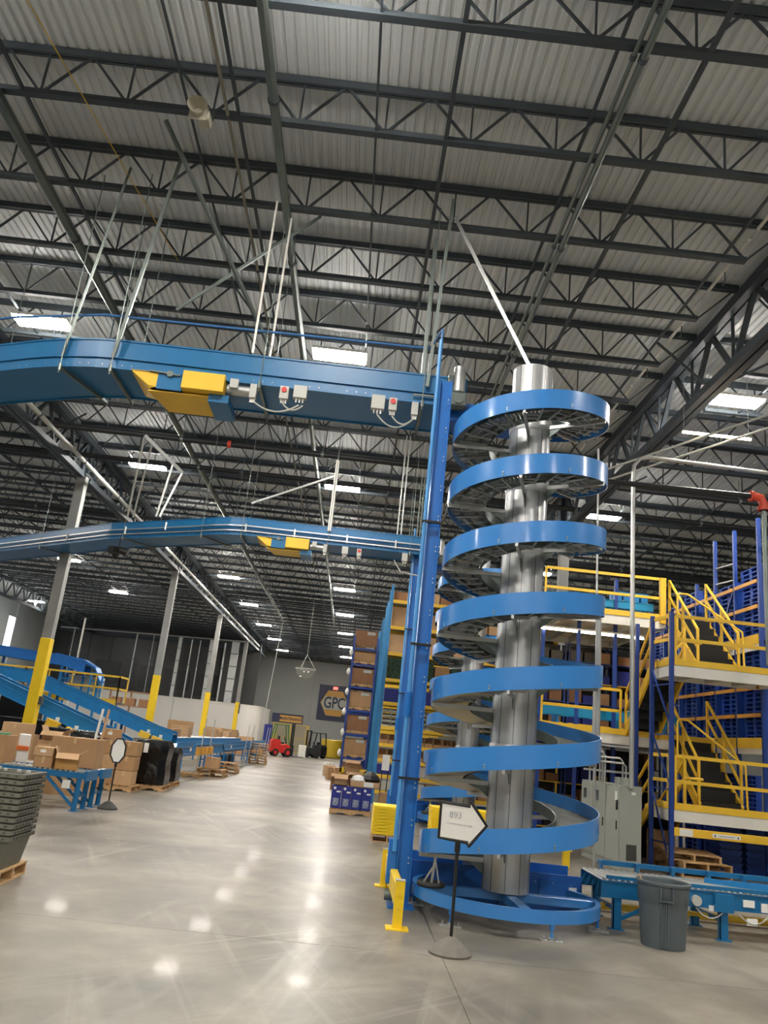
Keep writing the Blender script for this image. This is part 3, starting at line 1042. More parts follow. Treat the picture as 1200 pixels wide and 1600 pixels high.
# paging horn
t = thing('horn_speaker', 'small beige horn loudspeaker hanging under a joist at the upper left', 'loudspeaker', (-2.96, 9.2, 10.0))
M().box(-3.12, -2.86, 9.08, 9.1, 9.76, 9.98).box(-3.0, -2.84, 9.1, 9.3, 9.8, 9.94).build('horn', mat('beige_plastic', '#b9b4a3', .5), t, bev=.01)
fl_ = M().lathe([(.05, 0), (.13, .16), (.14, .17)], n=16, cap=False).build('flare', mat('beige_plastic', ''))
fl_.parent = t
fl_.location = (-.05, -.1, -.12)
fl_.rotation_euler = (PI / 2, 0, .2)
M().cyl((-2.85, 9.3, 9.95), (-2.85, 9.3, 10.1), .02, 6).build('bracket', GSTEEL, t)
# fan at far conveyor
t = thing('ceiling_fan_head', 'dark camera cluster hanging below the far overhead conveyor at the left', 'camera', (-6.9, 22.6, 6.5))
M().cyl((-7.1, 22.4, 6.35), (-7.1, 22.4, 6.7), .02, 6).build('stem', BLACK, t)
for a in range(3):
    M().cyl((-7.1, 22.4, 6.35), (-7.1 + .28 * math.cos(a * 2.1), 22.4 + .28 * math.sin(a * 2.1), 6.28), .09, 12, .12).build('lens_barrel', BLACK, t, smooth=True)
# hanging dome
t = thing('safety_dome', 'clear dome mirror hanging on three chains over the aisle near the far wall', 'mirror', (-3.05, 50, 5.7))
M().lathe([(.02, 5.15), (.2, 5.17), (.4, 5.27), (.52, 5.4), (.6, 5.6), (.62, 5.72)], (-3.05, 50), 20, cap=False).build('dome', GLASS, t, smooth=True)
M().tube([(-3.05 + .62 * math.cos(i * PI / 12), 50 + .62 * math.sin(i * PI / 12), 5.72) for i in range(24)], .02, 6, closed=True).build('rim', LGREY, t)
for a in range(3):
    M().cyl((-3.05 + .6 * math.cos(a * 2.1), 50 + .6 * math.sin(a * 2.1), 5.72), (-3.05, 50, 6.6), .015, 5).build('chain', LGREY, t)
M().cyl((-3.05, 50, 6.6), (-3.05, 50, 10.95), .012, 5).build('cord', LGREY, t)
M().cyl((-6.3, 60, 1.2), (-5.8, 60, 9.9), .03, 6).build('conduit_drop', LGREY)
tag(bpy.data.objects['conduit_drop'], 'thin pale conduit dropping from the roof beside the far wall cage', 'conduit')
o = M().cyl((-23.8, 70, 0), (-23.8, 70, 9.6), .09, 8).build('conduit_drop', WHITE)
tag(o, 'tall white pole between the nearest yellow column and the dark wall', 'conduit')

# right-hand roof bits: lamp track, red valve, conduit poles
t = thing('strip_lamp', 'bare glowing tube hanging on wires at the upper right', 'lamp', (7.1, 15.4, 8.7))
M().cyl((6.3, 15.3, 8.75), (7.75, 15.3, 8.75), .03, 10).build('tube', LENS2, t, smooth=True)
for x in (6.32, 7.7):
    M().cyl((x, 15.3, 8.78), (x, 15.3, ZB), .006, 5).build('wire', GALV, t)
M().cyl((5.0, 18.0, 8.5), (9.8, 10.2, 8.95), .025, 6).cyl((5.5, 18.2, 8.5), (10.3, 10.4, 8.95), .025, 6).build('slanted_pipe_pair', LGREY)
tag(bpy.data.objects['slanted_pipe_pair'], 'two thin pale conduits slanting past the upper right lamp', 'conduit')
t = thing('standpipe', 'grey riser pipe with red grooved elbow at the right edge', 'pipe', (7.8, 15, 0))
M().cyl((7.82, 15, 4), (7.82, 15, 7.15), .045, 12).build('riser', GSTEEL, t, smooth=True)
M().tube([(7.82, 15, 7.1), (7.82, 15, 7.25), (7.76, 15, 7.36), (7.62, 15, 7.38)], .085, 12).build('elbow', ORED, t, smooth=True)
M().cyl((7.82, 15, 7.1), (7.82, 15, 7.18), .12, 14).cyl((7.55, 15, 7.38), (7.6, 15, 7.38), .11, 14).build('clamp_ring', ORED, t, smooth=True)
M().cyl((7.6, 15, 7.38), (1.4, 15.3, 7.42), .055, 10).build('branch_pipe', PIPEB, t, smooth=True)
M().cyl((7.9, 15, 7.42), (14, 15, 7.5), .055, 10).build('branch_pipe', PIPEB, t, smooth=True)
t = thing('conduit_pole', 'tall bright conduit curving over at the top, rising from the grey cabinet', 'conduit', (5.5, 16, 0))
M().tube([(5.56, 16.0, 1.5), (5.5, 16.0, 7.9), (5.52, 16.0, 8.15), (5.65, 16.0, 8.32), (5.9, 16.0, 8.38), (9.5, 16.0, 8.3)], .045, 10).build('pipe', GALV, t, smooth=True)
t = thing('conduit_pole', 'thin conduit pole left of the bright one, passing the spiral edge', 'conduit', (4.7, 16, 0))
M().cyl((4.84, 15.9, 0), (4.7, 15.9, 8.4), .022, 8).cyl((4.86, 15.95, 2.2), (4.83, 15.95, 4.9), .05, 8).build('pipe', GALV, t, smooth=True)
M().box(4.5, 4.56, 15.9, 15.95, 6.2, 6.26).build('clip', GSTEEL, t)


# ================================================================== FLOOR-LEVEL THINGS NEAR THE SPIRAL
def marker_stand(lab, x, y, rz, arrow):
    t = thing('sign_stand', lab, 'sign stand', (0, 0, 0))
    M().lathe([(.2, 0), (.205, .02), (.18, .045), (.09, .12), (.04, .15), (.02, .155)], n=32).build('weighted_base', CBASE if arrow else RUB, t, smooth=True)
    top = 1.0 if arrow else .92
    M().cyl((0, 0, .1), (0, 0, top), .016, 12).build('pole', BTRIM, t, smooth=True)
    M().cyl((0, 0, top - .1), (0, 0, top), .028, 12).build('pole_clamp', BTRIM, t)
    if arrow:
        W = [(-.19, top + .02), (.1, top + .0), (.1, top - .04), (.27, top + .17), (.1, top + .38), (.1, top + .335), (-.19, top + .345)]
    else:
        W = [(.15 * math.cos(a) * 1.0, top + .22 + .25 * math.sin(a)) for a in [PI / 8 + PI / 4 * i for i in range(8)]]
    M().prism(W, 'y', -.012, .012).build('white_panel', PAPER, t)
    M().tube([(u, 0, v) for u, v in W], .019, 8, closed=True).build('black_frame', BTRIM, t, smooth=True)
    t.location = (x, y, 0)
    t.rotation_euler.z = rz
    return t


t = marker_stand('black floor stand with white arrow-shaped sign reading 893', 1.19, 8.36, -.05, True)
text('893', .085, (1.0 - 1.06 + 1.2 - 1.19, -.016, 1.235), (PI / 2, 0, 0), INK, None, 'handwritten_number', .001)
o = bpy.data.objects['handwritten_number']
o.parent = t
o.location = (-.04, -.0145, 1.24)
M().bar((-.12, -.0135, 1.165), (.13, -.0135, 1.15), .002, .003).bar((.13, -.0135, 1.15), (.1, -.0135, 1.162), .002, .003).bar((.13, -.0135, 1.15), (.1, -.0135, 1.14), .002, .003).build('handwritten_arrow', INK).parent = t
marker_stand('black floor stand with octagonal white sign beside the roller tables', -4.69, 17.38, .1, False)

# trash can
t = thing('trash_can', 'grey round ribbed plastic trash can in front of the roller conveyor', 'trash can', (3.76, 9.72, 0))
M().lathe([(.235, 0), (.24, .02), (.262, .4), (.27, .47), (.277, .48), (.283, .64), (.302, .645), (.305, .67), (.29, .68), (.28, .67), (.272, .62), (.23, .05), (.0, .045)], (3.76, 9.72), 56).build('can_body', CAN, t, smooth=True)
rb = M()
for k in range(4):
    a = -PI / 2 - .38 + k * .09 - .05
    rb.bar((3.76 + .243 * math.cos(a), 9.72 + .243 * math.sin(a), .03), (3.76 + .272 * math.cos(a), 9.72 + .272 * math.sin(a), .47), .02, .022)
rb.build('rib', CAN, t, kind='stuff')
for a in (-PI / 2 - .25, PI / 2):
    h = M()
    c, s_ = math.cos(a), math.sin(a)
    def Q(u, r_, z):
        return (3.76 + r_ * c - u * s_, 9.72 + r_ * s_ + u * c, z)
    h.bar(Q(-.065, .3, .64), Q(-.065, .3, .49), .012, .05).bar(Q(.065, .3, .64), Q(.065, .3, .49), .012, .05).bar(Q(-.07, .3, .5), Q(.07, .3, .5), .04, .014)
    h.build('grip_handle', CAN, t)
M().bar((3.6, 9.72, .5), (3.5, 9.78, .72), .03, .012).build('wood_offcut', WOOD)
tag(bpy.data.objects['wood_offcut'], 'small stick of wood poking out of the grey trash can', 'wood')


# yellow guard rail
t = thing('guard_rail', 'yellow steel guard rail on two posts left of the large spiral', 'guard rail', (.73, 9.2, 0))
for x, y in ((.73, 9.2), (.7, 11.7)):
    M().box(x - .05, x + .05, y - .05, y + .05, .012, .47).build('post', BYEL, t, bev=.006)
    M().box(x - .12, x + .12, y - .1, y + .1, 0, .014).build('foot_plate', BYEL, t)
    M().box(x - .052, x + .052, y - .052, y + .052, .47, .478).build('post_cap', LGREY, t)
M().box(.73 - .045, .73 + .045, 9.25, 11.65, .2, .42).build('rail', BYEL, t, bev=.012)
bb = M()
for z in (.2, .34):
    bb.cyl((.73, 9.15, z), (.73, 9.14, z), .014, 8)
bb.build('bolts', YEL, t, kind='stuff')
M().box(4.27, 5.2, 7.95, 8.05, 0, .07).build('floor_kerb', BYEL)
tag(bpy.data.objects['floor_kerb'], 'end of a yellow kerb bar on the floor at the lower right corner', 'kerb')


# ------------------------------------------------------------------ roller conveyors
def roller_conveyor(lab, x0, x1, y0, y1, z, dep, rail, rollmat, pitch, legs, axis='x', group=None, legdep=None, name='roller_conveyor', maxr=300):
    t = thing(name, lab, 'conveyor', (x0, y0, 0), group)
    def B(m_, a0, a1, b0, b1, c0, c1):
        return m_.box(a0, a1, b0, b1, c0, c1) if axis == 'x' else m_.box(b0, b1, a0, a1, c0, c1)
    for b0, b1 in ((y0, y0 + .03), (y1 - .03, y1)):
        r_ = M()
        B(r_, x0, x1, b0, b1, z - dep, z - .02)
        B(r_, x0, x1, b0 - .01, b1 + .01, z - .03, z - .016)
        B(r_, x0, x1, b0 - .01, b1 + .01, z - dep - .004, z - dep + .01)
        r_.build('side_rail', rail, t)
    n = int((x1 - x0) / pitch)
    if n < maxr:
        base = None
        for i in range(n):
            u = x0 + (i + .5) * pitch
            if base is None:
                m_ = M()
                a, b = ((u, y0 + .03, z - .012), (u, y1 - .03, z - .012)) if axis == 'x' else ((y0 + .03, u, z - .012), (y1 - .03, u, z - .012))
                base = m_.cyl(a, b, .026, 8).build('roller', rollmat, t, smooth=True)
            else:
                c = base.copy()
                COL.objects.link(c)
                if axis == 'x':
                    c.location.x = i * pitch
                else:
                    c.location.y = i * pitch
    for u in legs:
        for b in (y0 + .04, y1 - .04):
            l = M()
            B(l, u - .05, u + .05, b - .035, b - .025, .012, z - dep)
            B(l, u - .05, u - .04, b - .035, b + .035, .012, z - dep)
            B(l, u - .09, u + .09, b - .05, b + .05, 0, .012)
            l.build('leg', rail, t)
        if z > .5:
            l = M()
            B(l, u - .02, u + .02, y0 + .04, y1 - .04, z * .35, z * .35 + .04)
            l.build('cross_tie', rail, t)
    return t


rc = roller_conveyor('blue powered roller conveyor running right from the foot of the large spiral', 3.25, 9.0, 10.35, 11.25, .55, .2, CBLUE, GALV, .075, (3.45, 4.75, 7.2))
M().box(4.62, 4.85, 10.3, 10.35, .32, .52).build('joint_plate', CBLUE, rc, bev=.004)
M().bar((3.5, 10.4, .12), (4.0, 10.4, .36), .04).build('leg_brace', CBLUE, rc)
M().box(3.5, 9.0, 11.3, 11.36, .6, .66).box(3.3, 9.0, 10.32, 10.34, .56, .6).build('guide_rail', CBLUE, rc)
M().cyl((4.4, 10.3, .42), (4.4, 10.35, .42), .06, 16).build('round_cover', LGREY, rc)
for k, (x, z, wd_, h_) in enumerate(((3.72, .42, .07, .03), (4.2, .37, .04, .13), (4.56, .32, .07, .06), (4.98, .4, .14, .08), (5.02, .2, .13, .08), (5.2, .36, .08, .1))):
    M().box(x, x + wd_, 10.335, 10.348, z, z + h_).build('white_label', PAPER, rc, label='small white label plate')
fr = M()
for i in range(12):
    x = 3.5 + i * .48
    fr.box(x, x + .03, 11.2, 11.3, .5, .66)
fr.build('guide_posts', CBLUE, rc, kind='stuff')
M().box(3.4, 9.0, 10.75, 10.85, .18, .22).box(3.4, 9, 11.5, 11.6, .03, .1).build('yellow_underguard', YEL, rc)
M().tube([(3.9, 10.33, .36), (3.95, 10.3, .18), (4.02, 10.3, .08), (4.1, 10.32, .1), (4.16, 10.34, .25)], .006, 5).build('cable', BLACK, rc)
for k, (a, b, dz) in enumerate(((4.4, 4.75, .1), (4.9, 5.3, .12))):
    M().tube([(a + (b - a) * i / 8, 10.33, .34 - dz * 4 * (i / 8) * (1 - i / 8)) for i in range(9)], .009, 5).build('cable', LGREY, rc)
# inner curved blue fence on the conveyor bed at right
for k in range(3):
    M().ribbon([(4.75 + .3 * k, 10.9, 0), (5.2 + .3 * k, 10.75, 0), (5.6 + .3 * k, 10.6, 0)], 0, .02, .56, .62).build('diverter_rail', FBLUE, rc)

# ------------------------------------------------------------------ electrical cabinet
t = thing('electrical_cabinet', 'tall light grey three-door electrical cabinet behind the spiral', 'cabinet', (0, 0, 0))
M().box(0, .43, 0, 2.05, .1, 1.53).build('cabinet_body', CABG, t, bev=.01)
M().box(.02, .41, .02, 2.03, 0, .1).build('plinth', CABG, t)
M().box(-.005, .435, -.005, 2.055, 1.525, 1.54).build('top_lip', CABG, t)
for k in range(3):
    y0 = .03 + k * .675
    d = M().box(-.018, 0, y0, y0 + .655, .14, 1.5).build('door', CABG, t, bev=.006)
    M().box(-.035, -.018, y0 + .08, y0 + .11, .72, .88).build('door_handle', BLACK, d, bev=.004)
    if k:
        M().box(-.022, -.018, y0 + .35, y0 + .52, 1.18, 1.38).build('vent_grille', GSTEEL, d)
M().box(-.03, -.018, .1, .2, 1.25, 1.42).build('rating_label', PAPER, t, label='white paper label on the door')
M().box(-.045, -.018, .06, .13, 1.08, 1.26).build('main_switch', BLACK, t, bev=.01, label='black switch lever')
M().box(.13, .33, -.012, 0, .2, .48).build('filter_grille', mat('dark_grille', '#3c3d3a', .6, var=.1), t, bev=.004)
M().box(.22, .3, -.006, 0, 1.38, 1.43).build('name_plate', PAPER, t)
M().cyl((-.02, 1.85, 1.2), (-.012, 1.85, 1.2), .02, 10).build('pilot_light', REDL, t)
M().box(.12, .32, .35, .6, 1.54, 1.68).build('junction_box', CABG, t, bev=.006)
t.location = (5.36, 16.02, 0)
t.rotation_euler.z = .08
t = thing('conduit_bank', 'group of bent galvanised conduits rising from the grey cabinet', 'conduit', (5.1, 16.3, 1.5))
for k in range(5):
    z = 1.95 + k * .09
    y = 16.5 + k * .04
    x0, x1 = 4.98 - .0 * k, 5.62 - k * .05
    M().tube([(x1 if k < 2 else 5.3 - k * .04, y, 1.54), (x1 if k < 2 else 5.3 - k * .04, y, z - .06), ((x1 if k < 2 else 5.3 - k * .04) - .06, y, z), (x0 + .06, y, z), (x0, y, z + .06), (x0, y, 2.9 + k * .2)], .02, 8).build('bent_conduit', GALV, t, smooth=True)
for x in (4.95, 5.03):
    M().cyl((x, 16.7, 1.54), (x, 16.7, 2.4), .02, 8).build('riser', GALV, t, smooth=True)
M().box(4.8, 5.8, 16.62, 16.65, 2.25, 2.29).box(4.8, 5.8, 16.62, 16.65, 1.75, 1.79).build('strut_rail', GALV, t)

# ================================================================== MEZZANINE AND STAIRS
Z1, Z2, Z3, Z4 = 1.2, 2.6, 4.0, 5.4


def rack_post(x, y, top, lab, mt=NAVY, name='rack_post'):
    t = thing(name, lab, 'post', (x, y, 0), 'blue mezzanine posts')
    M().box(x - .04, x + .04, y - .04, y - .03, .015, top).box(x - .04, x - .03, y - .03, y + .035, .015, top).box(x + .03, x + .04, y - .03, y + .035, .015, top).build('channel', mt, t)
    M().box(x - .07, x + .07, y - .07, y + .07, 0, .015).build('foot_plate', mt, t)
    return t


p = rack_post(6.42, 16.2, 5.08, 'blue front corner post of the stair landings, right one of the braced pair')
p = rack_post(6.3, 16.95, 5.08, 'blue front corner post of the stair landings, left one of the braced pair')
fr = M()
for z in (.55, 1.55, 2.6, 3.6, 4.75):
    fr.bar((6.42, 16.2, z), (6.3, 16.95, z), .03, .025)
for a, b in ((.1, 1.5), (1.6, 2.55)):
    fr.bar((6.42, 16.2, a), (6.3, 16.95, b + .1), .03)
fr.bar((6.42, 16.2, 2.75), (6.3, 16.95, 3.95), .035)
fr.build('post_lacing', NAVY)
tag(bpy.data.objects['post_lacing'], 'blue lattice bracing between the two corner posts of the landings', 'brace')
rack_post(6.22, 17.65, 5.0, 'blue post rising behind the grey cabinet, right of the bright conduit')
rack_post(6.25, 19.3, 6.35, 'tall blue post at the corner of the upper deck, left of the bright conduit')
rack_post(5.35, 19.3, 5.4, 'blue post below the strip-lit upper deck')
for x in (4.5,):
    rack_post(x, 19.4, 5.3, 'blue post below the upper deck behind the %s part of the spiral' % ('left' if x < 4 else 'right'))


def deck(lab, x0, x1, y0, y1, z, front=True, left=True, rails=True, gap=None, toe=.12, beam=.17, group='mezzanine platforms'):
    """platform whose walking surface is at z: slab, white edge beams, yellow toe boards, yellow rails"""
    t = thing('platform', lab, 'platform', (x0, y0, z), group)
    M().box(x0, x1, y0, y1, z - .06, z).build('deck_plate', UNDER, t)
    M().box(x0, x1, y0 - .03, y0 + .02, z - .06 - beam, z - .0).build('edge_beam', WHITE, t)
    M().box(x0, x1, y1 - .03, y1 + .02, z - .06 - beam, z - .0).build('edge_beam', WHITE, t)
    M().box(x0 - .02, x0 + .03, y0, y1, z - .06 - beam, z).build('edge_beam', WHITE, t)
    M().box(x1 - .03, x1 + .02, y0, y1, z - .06 - beam, z).build('edge_beam', WHITE, t)
    jb = M()
    x = x0 + .5
    while x < x1:
        jb.box(x - .03, x + .03, y0, y1, z - .06 - beam + .02, z - .06)
        x += .6
    jb.build('floor_joists', LGREY, t, kind='stuff')
    if front:
        M().box(x0, x1, y0 - .05, y0 - .03, z - .01, z + toe).build('toe_board', YEL, t)
    if left:
        M().box(x0 - .04, x0 - .02, y0, y1, z - .01, z + toe).build('toe_board', YEL, t)
    return t


def railing(lab, pts, z, h=1.0, post=1.2, w_=.045, group='yellow railings', mt=YEL, zs=None):
    """two-rail guard along plan points; zs gives floor height per point"""
    zs = zs or [z] * len(pts)
    t = thing('railing', lab, 'railing', (pts[0][0], pts[0][1], zs[0]), group)
    for (a, b), za, zb in zip(zip(pts[:-1], pts[1:]), zs[:-1], zs[1:]):
        for f in (h, h * .52):
            M().bar((a[0], a[1], za + f), (b[0], b[1], zb + f), w_, w_ * 1.5).build('rail', mt, t)
        L = math.hypot(b[0] - a[0], b[1] - a[1])
        n = max(1, round(L / post))
        for i in range(n + 1):
            s = i / n
            x, y, zz = a[0] + (b[0] - a[0]) * s, a[1] + (b[1] - a[1]) * s, za + (zb - za) * s
            M().box(x - w_ / 2, x + w_ / 2, y - w_ / 2, y + w_ / 2, zz, zz + h).build('rail_post', mt, t)
    return t


def stair(lab, x0, x1, ya, yb, za, zb, group='yellow stair flights'):
    """flight between (ya,za) and (yb,zb), width x0..x1"""
    t = thing('stair_flight', lab, 'stairs', (x0, ya, za), group)
    n = 7
    for k in range(n):
        s0 = (k + .0) / n
        s1 = (k + 1.0) / n
        y0, y1 = ya + (yb - ya) * s0, ya + (yb - ya) * s1
        z = za + (zb - za) * (k + 1) / n
        M().box(x0 + .03, x1 - .03, min(y0, y1) - .02, max(y0, y1), z - .03, z).build('tread', TREAD, t)
        M().box(x0 + .03, x1 - .03, min(y0, y1) - .02 if yb > ya else max(y0, y1), (min(y0, y1) - .01) if yb > ya else max(y0, y1) + .01, z - (zb - za) / n, z - .03).build('riser', TREAD, t)
    for x in (x0, x1):
        st = M().bar((x, ya, za + .05), (x, yb, zb - .03), .05, .2)
        st.build('stringer', YEL, t)
        sw = M()
        for k in range(n):
            y0, y1 = ya + (yb - ya) * k / n, ya + (yb - ya) * (k + 1) / n
            z = za + (zb - za) * (k + 1) / n
            sw.prism([(min(y0, y1), z), (max(y0, y1), z), (y0, z - (zb - za) / n * .9)], 'x', x - .02, x + .02)
        sw.build('stringer_teeth', YEL, t, kind='stuff')
    for x in (x0, x1):
        hr = M()
        for f in (.95, .55):
            hr.bar((x, ya, za + f), (x, yb, zb + f), .045)
        hr.build('handrail', YEL, t)
        for s in (0, .5, 1):
            y, z = ya + (yb - ya) * s, za + (zb - za) * s
            M().box(x - .025, x + .025, y - .025, y + .025, z - (.05 if s else 0), z + .97).build('rail_post', YEL, t)
    return t


deck('lower stair landing with yellow toe board and white edge beam', 6.45, 11.0, 16.25, 17.2, Z1)
deck('upper stair landing with yellow toe board and white edge beam', 6.45, 8.7, 16.25, 17.2, Z3)
deck('middle deck at the height of the teal conveyor', 4.4, 8.4, 18.8, 23.0, Z2)
deck('top deck with a strip lamp beneath it', 4.4, 7.35, 18.95, 23.0, Z4)
railing('long yellow front railing of the lower landing', [(6.5, 16.2), (11.0, 16.2)], Z1, post=1.92)
railing('long yellow front railing of the upper landing', [(6.5, 16.2), (8.7, 16.2)], Z3, post=1.92)
railing('yellow left side railing of the lower landing', [(6.42, 16.3), (6.32, 17.1)], Z1, post=2)
railing('yellow left side railing of the upper landing', [(6.42, 16.3), (6.32, 17.1)], Z3, post=2)
railing('yellow front railing of the middle deck', [(4.4, 18.8), (6.25, 18.8)], Z2, post=2.4)
railing('yellow front railing of the top deck', [(4.4, 18.95), (7.3, 18.95)], Z4, post=2.9)
M().box(7.2, 7.34, 18.85, 18.95, Z4 - .1, Z4 + 1.02).build('corner_post', YEL)
tag(bpy.data.objects['corner_post'], 'broad yellow end post of the top deck railing at the stair head', 'post')
stair('yellow stairs with dark treads climbing from the lower landing to the middle deck', 7.4, 8.3, 17.2, 18.8, Z1, Z2)
stair('yellow stairs with dark treads climbing from the upper landing to the top deck', 7.4, 8.3, 17.2, 18.8, Z3, Z4)
stair('yellow stairs behind the bright conduit, rising towards the upper landing', 6.38, 7.1, 18.8, 17.2, Z2, Z3)
stair('lowest yellow stair flight rising from the floor to the lower landing', 6.38, 7.1, 19.0, 17.2, 0, Z1)
stair('yellow stairs far behind the spiral under the middle deck', 5.2, 6.0, 25.2, 23.2, 0, 2.6)
stair('yellow stairs far behind the spiral under the top deck', 5.0, 5.8, 25.2, 23.2, 2.6, 5.3)
# yellow gate brackets on the landings
for z, nm in ((Z1, 'lower'), (Z3, 'upper')):
    M().tube([(6.6, 16.9, z + .05), (6.75, 16.8, z + .4), (6.95, 16.8, z + .6), (7.35, 16.9, z + .6)], .03, 8).build('bent_handrail', YEL, None, smooth=True)
    tag(bpy.context.scene.collection.objects[-1], 'bent yellow tube handrail on the %s landing beside the corner posts' % nm, 'handrail')
    M().tube([(7.15, 17.7, z + 1.0), (7.15, 17.7, z + 1.75), (7.2, 17.7, z + 1.82), (7.35, 17.6, z + 1.8), (8.3, 17.0, z + .95), (8.33, 17.0, z)], .022, 8).build('bent_handrail', YEL, None, smooth=True)
    tag(bpy.context.scene.collection.objects[-1], 'long looped yellow grab rail along the stairs above the %s landing' % nm, 'handrail')
# strip lamp under the top deck
t = thing('strip_lamp', 'long bare strip lamp glowing under the top deck behind the spiral', 'lamp', (5.8, 19.3, 4.9))
M().box(4.4, 6.95, 19.25, 19.33, 4.98, 5.02).build('batten', WHITE, t)
M().cyl((4.4, 19.29, 4.95), (6.95, 19.29, 4.95), .03, 10).build('tube', LENS2, t, smooth=True)
# low beam with notice
t = thing('load_beam', 'yellow low rack beam with a white notice plate below the lower landing', 'beam', (6.5, 16.2, .7))
M().box(6.46, 11, 16.14, 16.2, .72, .87).build('beam', YEL, t, bev=.006)
M().box(6.56, 6.82, 16.135, 16.139, .73, .86).build('blank_label', PAPER, t, label='white paper label')
nt_ = M().box(7.2, 7.75, 16.13, 16.137, .76, .83).build('notice_plate', PAPER, t, label='white notice plate with two dark drop marks')
M().box(7.32, 7.63, 16.128, 16.131, .785, .805).build('print_line', INK, nt_)
for x in (7.25, 7.7):
    M().prism([(x - .012, .775), (x + .012, .775), (x + .016, .79), (x, .82), (x - .016, .79)], 'y', 16.126, 16.131).build('drop_mark', BTRIM, nt_)
# teal conveyors on the decks
roller_conveyor('teal conveyor on the middle deck behind the spiral', 4.5, 8.0, 19.6, 20.2, Z2 + .6, .25, mat('teal_conveyor_paint', '#1487b5', .4, var=.08), GALV, .3, (), group='deck conveyors')
roller_conveyor('teal conveyor loaded with totes on the top deck', 4.5, 7.2, 19.3, 19.95, 5.85, .2, mat('teal_conveyor_paint', ''), GALV, .3, (), group='deck conveyors')
for nm_, xs_, y_, z_, h_ in (('', (5.0, 6.5, 7.8), 19.9, Z2, .36), ('', (4.9, 6.0, 7.0), 19.6, Z4, .26)):
    for x in xs_:
        M().box(x - .03, x + .03, y_ - .25, y_ + .25, z_, z_ + h_).build('leg', FBLUE, bpy.data.objects['roller_conveyor.001' if z_ < 3 else 'roller_conveyor.002'])
for i in range(7):
    x = 6.35 + (i % 4) * .22
    t = thing('small_tote', 'small blue tote standing on the top deck conveyor', 'tote', (x, 19.7, Z4 + .46), 'small blue totes on the top deck')
    M().prism([(x - .08, Z4 + .46), (x + .08, Z4 + .46), (x + .1, Z4 + .68), (x - .1, Z4 + .68)], 'y', 19.42 + .25 * (i // 4), 19.6 + .25 * (i // 4)).build('tote_body', FBLUE, t)
    M().box(x - .11, x + .11, 19.41 + .25 * (i // 4), 19.61 + .25 * (i // 4), Z4 + .66, Z4 + .69).build('rim', FBLUE, t)

# ================================================================== RIGHT RACKS OF BLUE PLASTIC PALLETS
XR = 8.72
ys = [17.0, 18.15, 19.2, 20.3, 21.4, 22.5, 23.6]
for i, y in enumerate(ys):
    rack_post(XR, y, 7.6 if i < 3 else 6.7, '%s tall navy post of the blue pallet rack, counted from the right' % ORD[i], name='upright')
    if i:
        bm_ = M()
    for zz, kk in ((7.0, 0), (6.2, 1)):
        pass
t = thing('upright_lacing', 'pale blue rungs between the rack post and its twin at the right edge', 'brace', (XR, 17, 5))
for z in (6.3, 6.75, 7.15):
    M().bar((XR, 17.05, z), (XR + .9, 17.05, z + .1), .03).build('rung', NAVY, t)
for z in (6.4, 6.8):
    M().bar((XR, 18.15, z), (XR, 19.2, z + .08), .03).build('rung', LGREY, t)
M().bar((XR, 18.2, 6.2), (XR, 19.2, 4.8), .05).build('diagonal', NAVY, t)
t = thing('rack_beams', 'yellow rails tying the blue pallet rack posts', 'beam', (XR, 17, 3))
for z in (3.2, 3.78, 5.55, 6.12):
    for i in range(len(ys) - 1):
        M().box(XR - .06, XR - .02, ys[i] + .06, ys[i + 1] - .06, z, z + .08).build('beam', mat('orange_beam_paint', '#d59a3a', .5, var=.06), t)
for z in (2.55, 4.75):
    for i in range(len(ys) - 1):
        M().box(XR - .06, XR - .02, ys[i] + .06, ys[i + 1] - .06, z, z + .22).build('toe_panel', YEL, t)
        M().box(XR - .05, XR, ys[i] + .06, ys[i + 1] - .06, z - .12, z).build('white_beam', WHITE, t)
        M().box(XR, XR + 1.12, ys[i] + .02, ys[i + 1] - .02, z + (.1 if z < 3 else .1), z + .2).build('shelf_deck', NAVY, t)
# one blue plastic pallet, copied into stacks
bp0 = thing('plastic_pallet', 'blue plastic pallet in the tall nested stacks of the right rack', 'pallet', (0, 0, 0), 'stacked blue plastic pallets')
M().box(-.5, .5, -.46, .46, .075, .1).build('top_deck', BPAL, bp0)
pm = M()
for px in (-.42, 0, .42):
    for py in (-.4, 0, .4):
        pm.box(px - .07, px + .07, py - .06, py + .06, 0, .075)
pm.build('feet', BPAL, bp0, kind='stuff')
used = False
for i in range(6):
    yc = (ys[i] + ys[i + 1]) / 2
    for z0, nn in ((.0, 20), (2.75, 20), (4.95, 16 - 2 * (i % 3))):
        if z0 < 1 and (i < 2 or i > 3):
            continue
        for k in range(nn):
            o = bp0 if not used else dup(bp0)
            used = True
            o['label'] = 'blue plastic pallet in the %s stack from the right, %s level of the right rack' % (ORD[i], 'bottom' if z0 < 1 else 'middle' if z0 < 3 else 'top')
            o['group'] = 'blue plastic pallets, %s stack, %s level' % (ORD[i], 'bottom' if z0 < 1 else 'middle' if z0 < 3 else 'top')
            o.location = (XR + .58 + random.uniform(-.01, .01), yc + random.uniform(-.01, .01), z0 + k * .1005)
# dark blue curtain of nested bins below the lower landing
for i in range(6):
    x = 8.1 + i * .55
    t = thing('bin_column', '%s column of nested dark blue bins below the lower landing, from the wooden pallets' % ORD[i], 'bin', (x, 17.6, 0), 'dark blue bin columns')
    for k in range(9):
        M().prism([(x - .2, k * .12), (x + .2, k * .12), (x + .25, k * .12 + .115), (x - .25, k * .12 + .115)], 'y', 17.3, 17.85).build('nested_bin', NAVY, t)


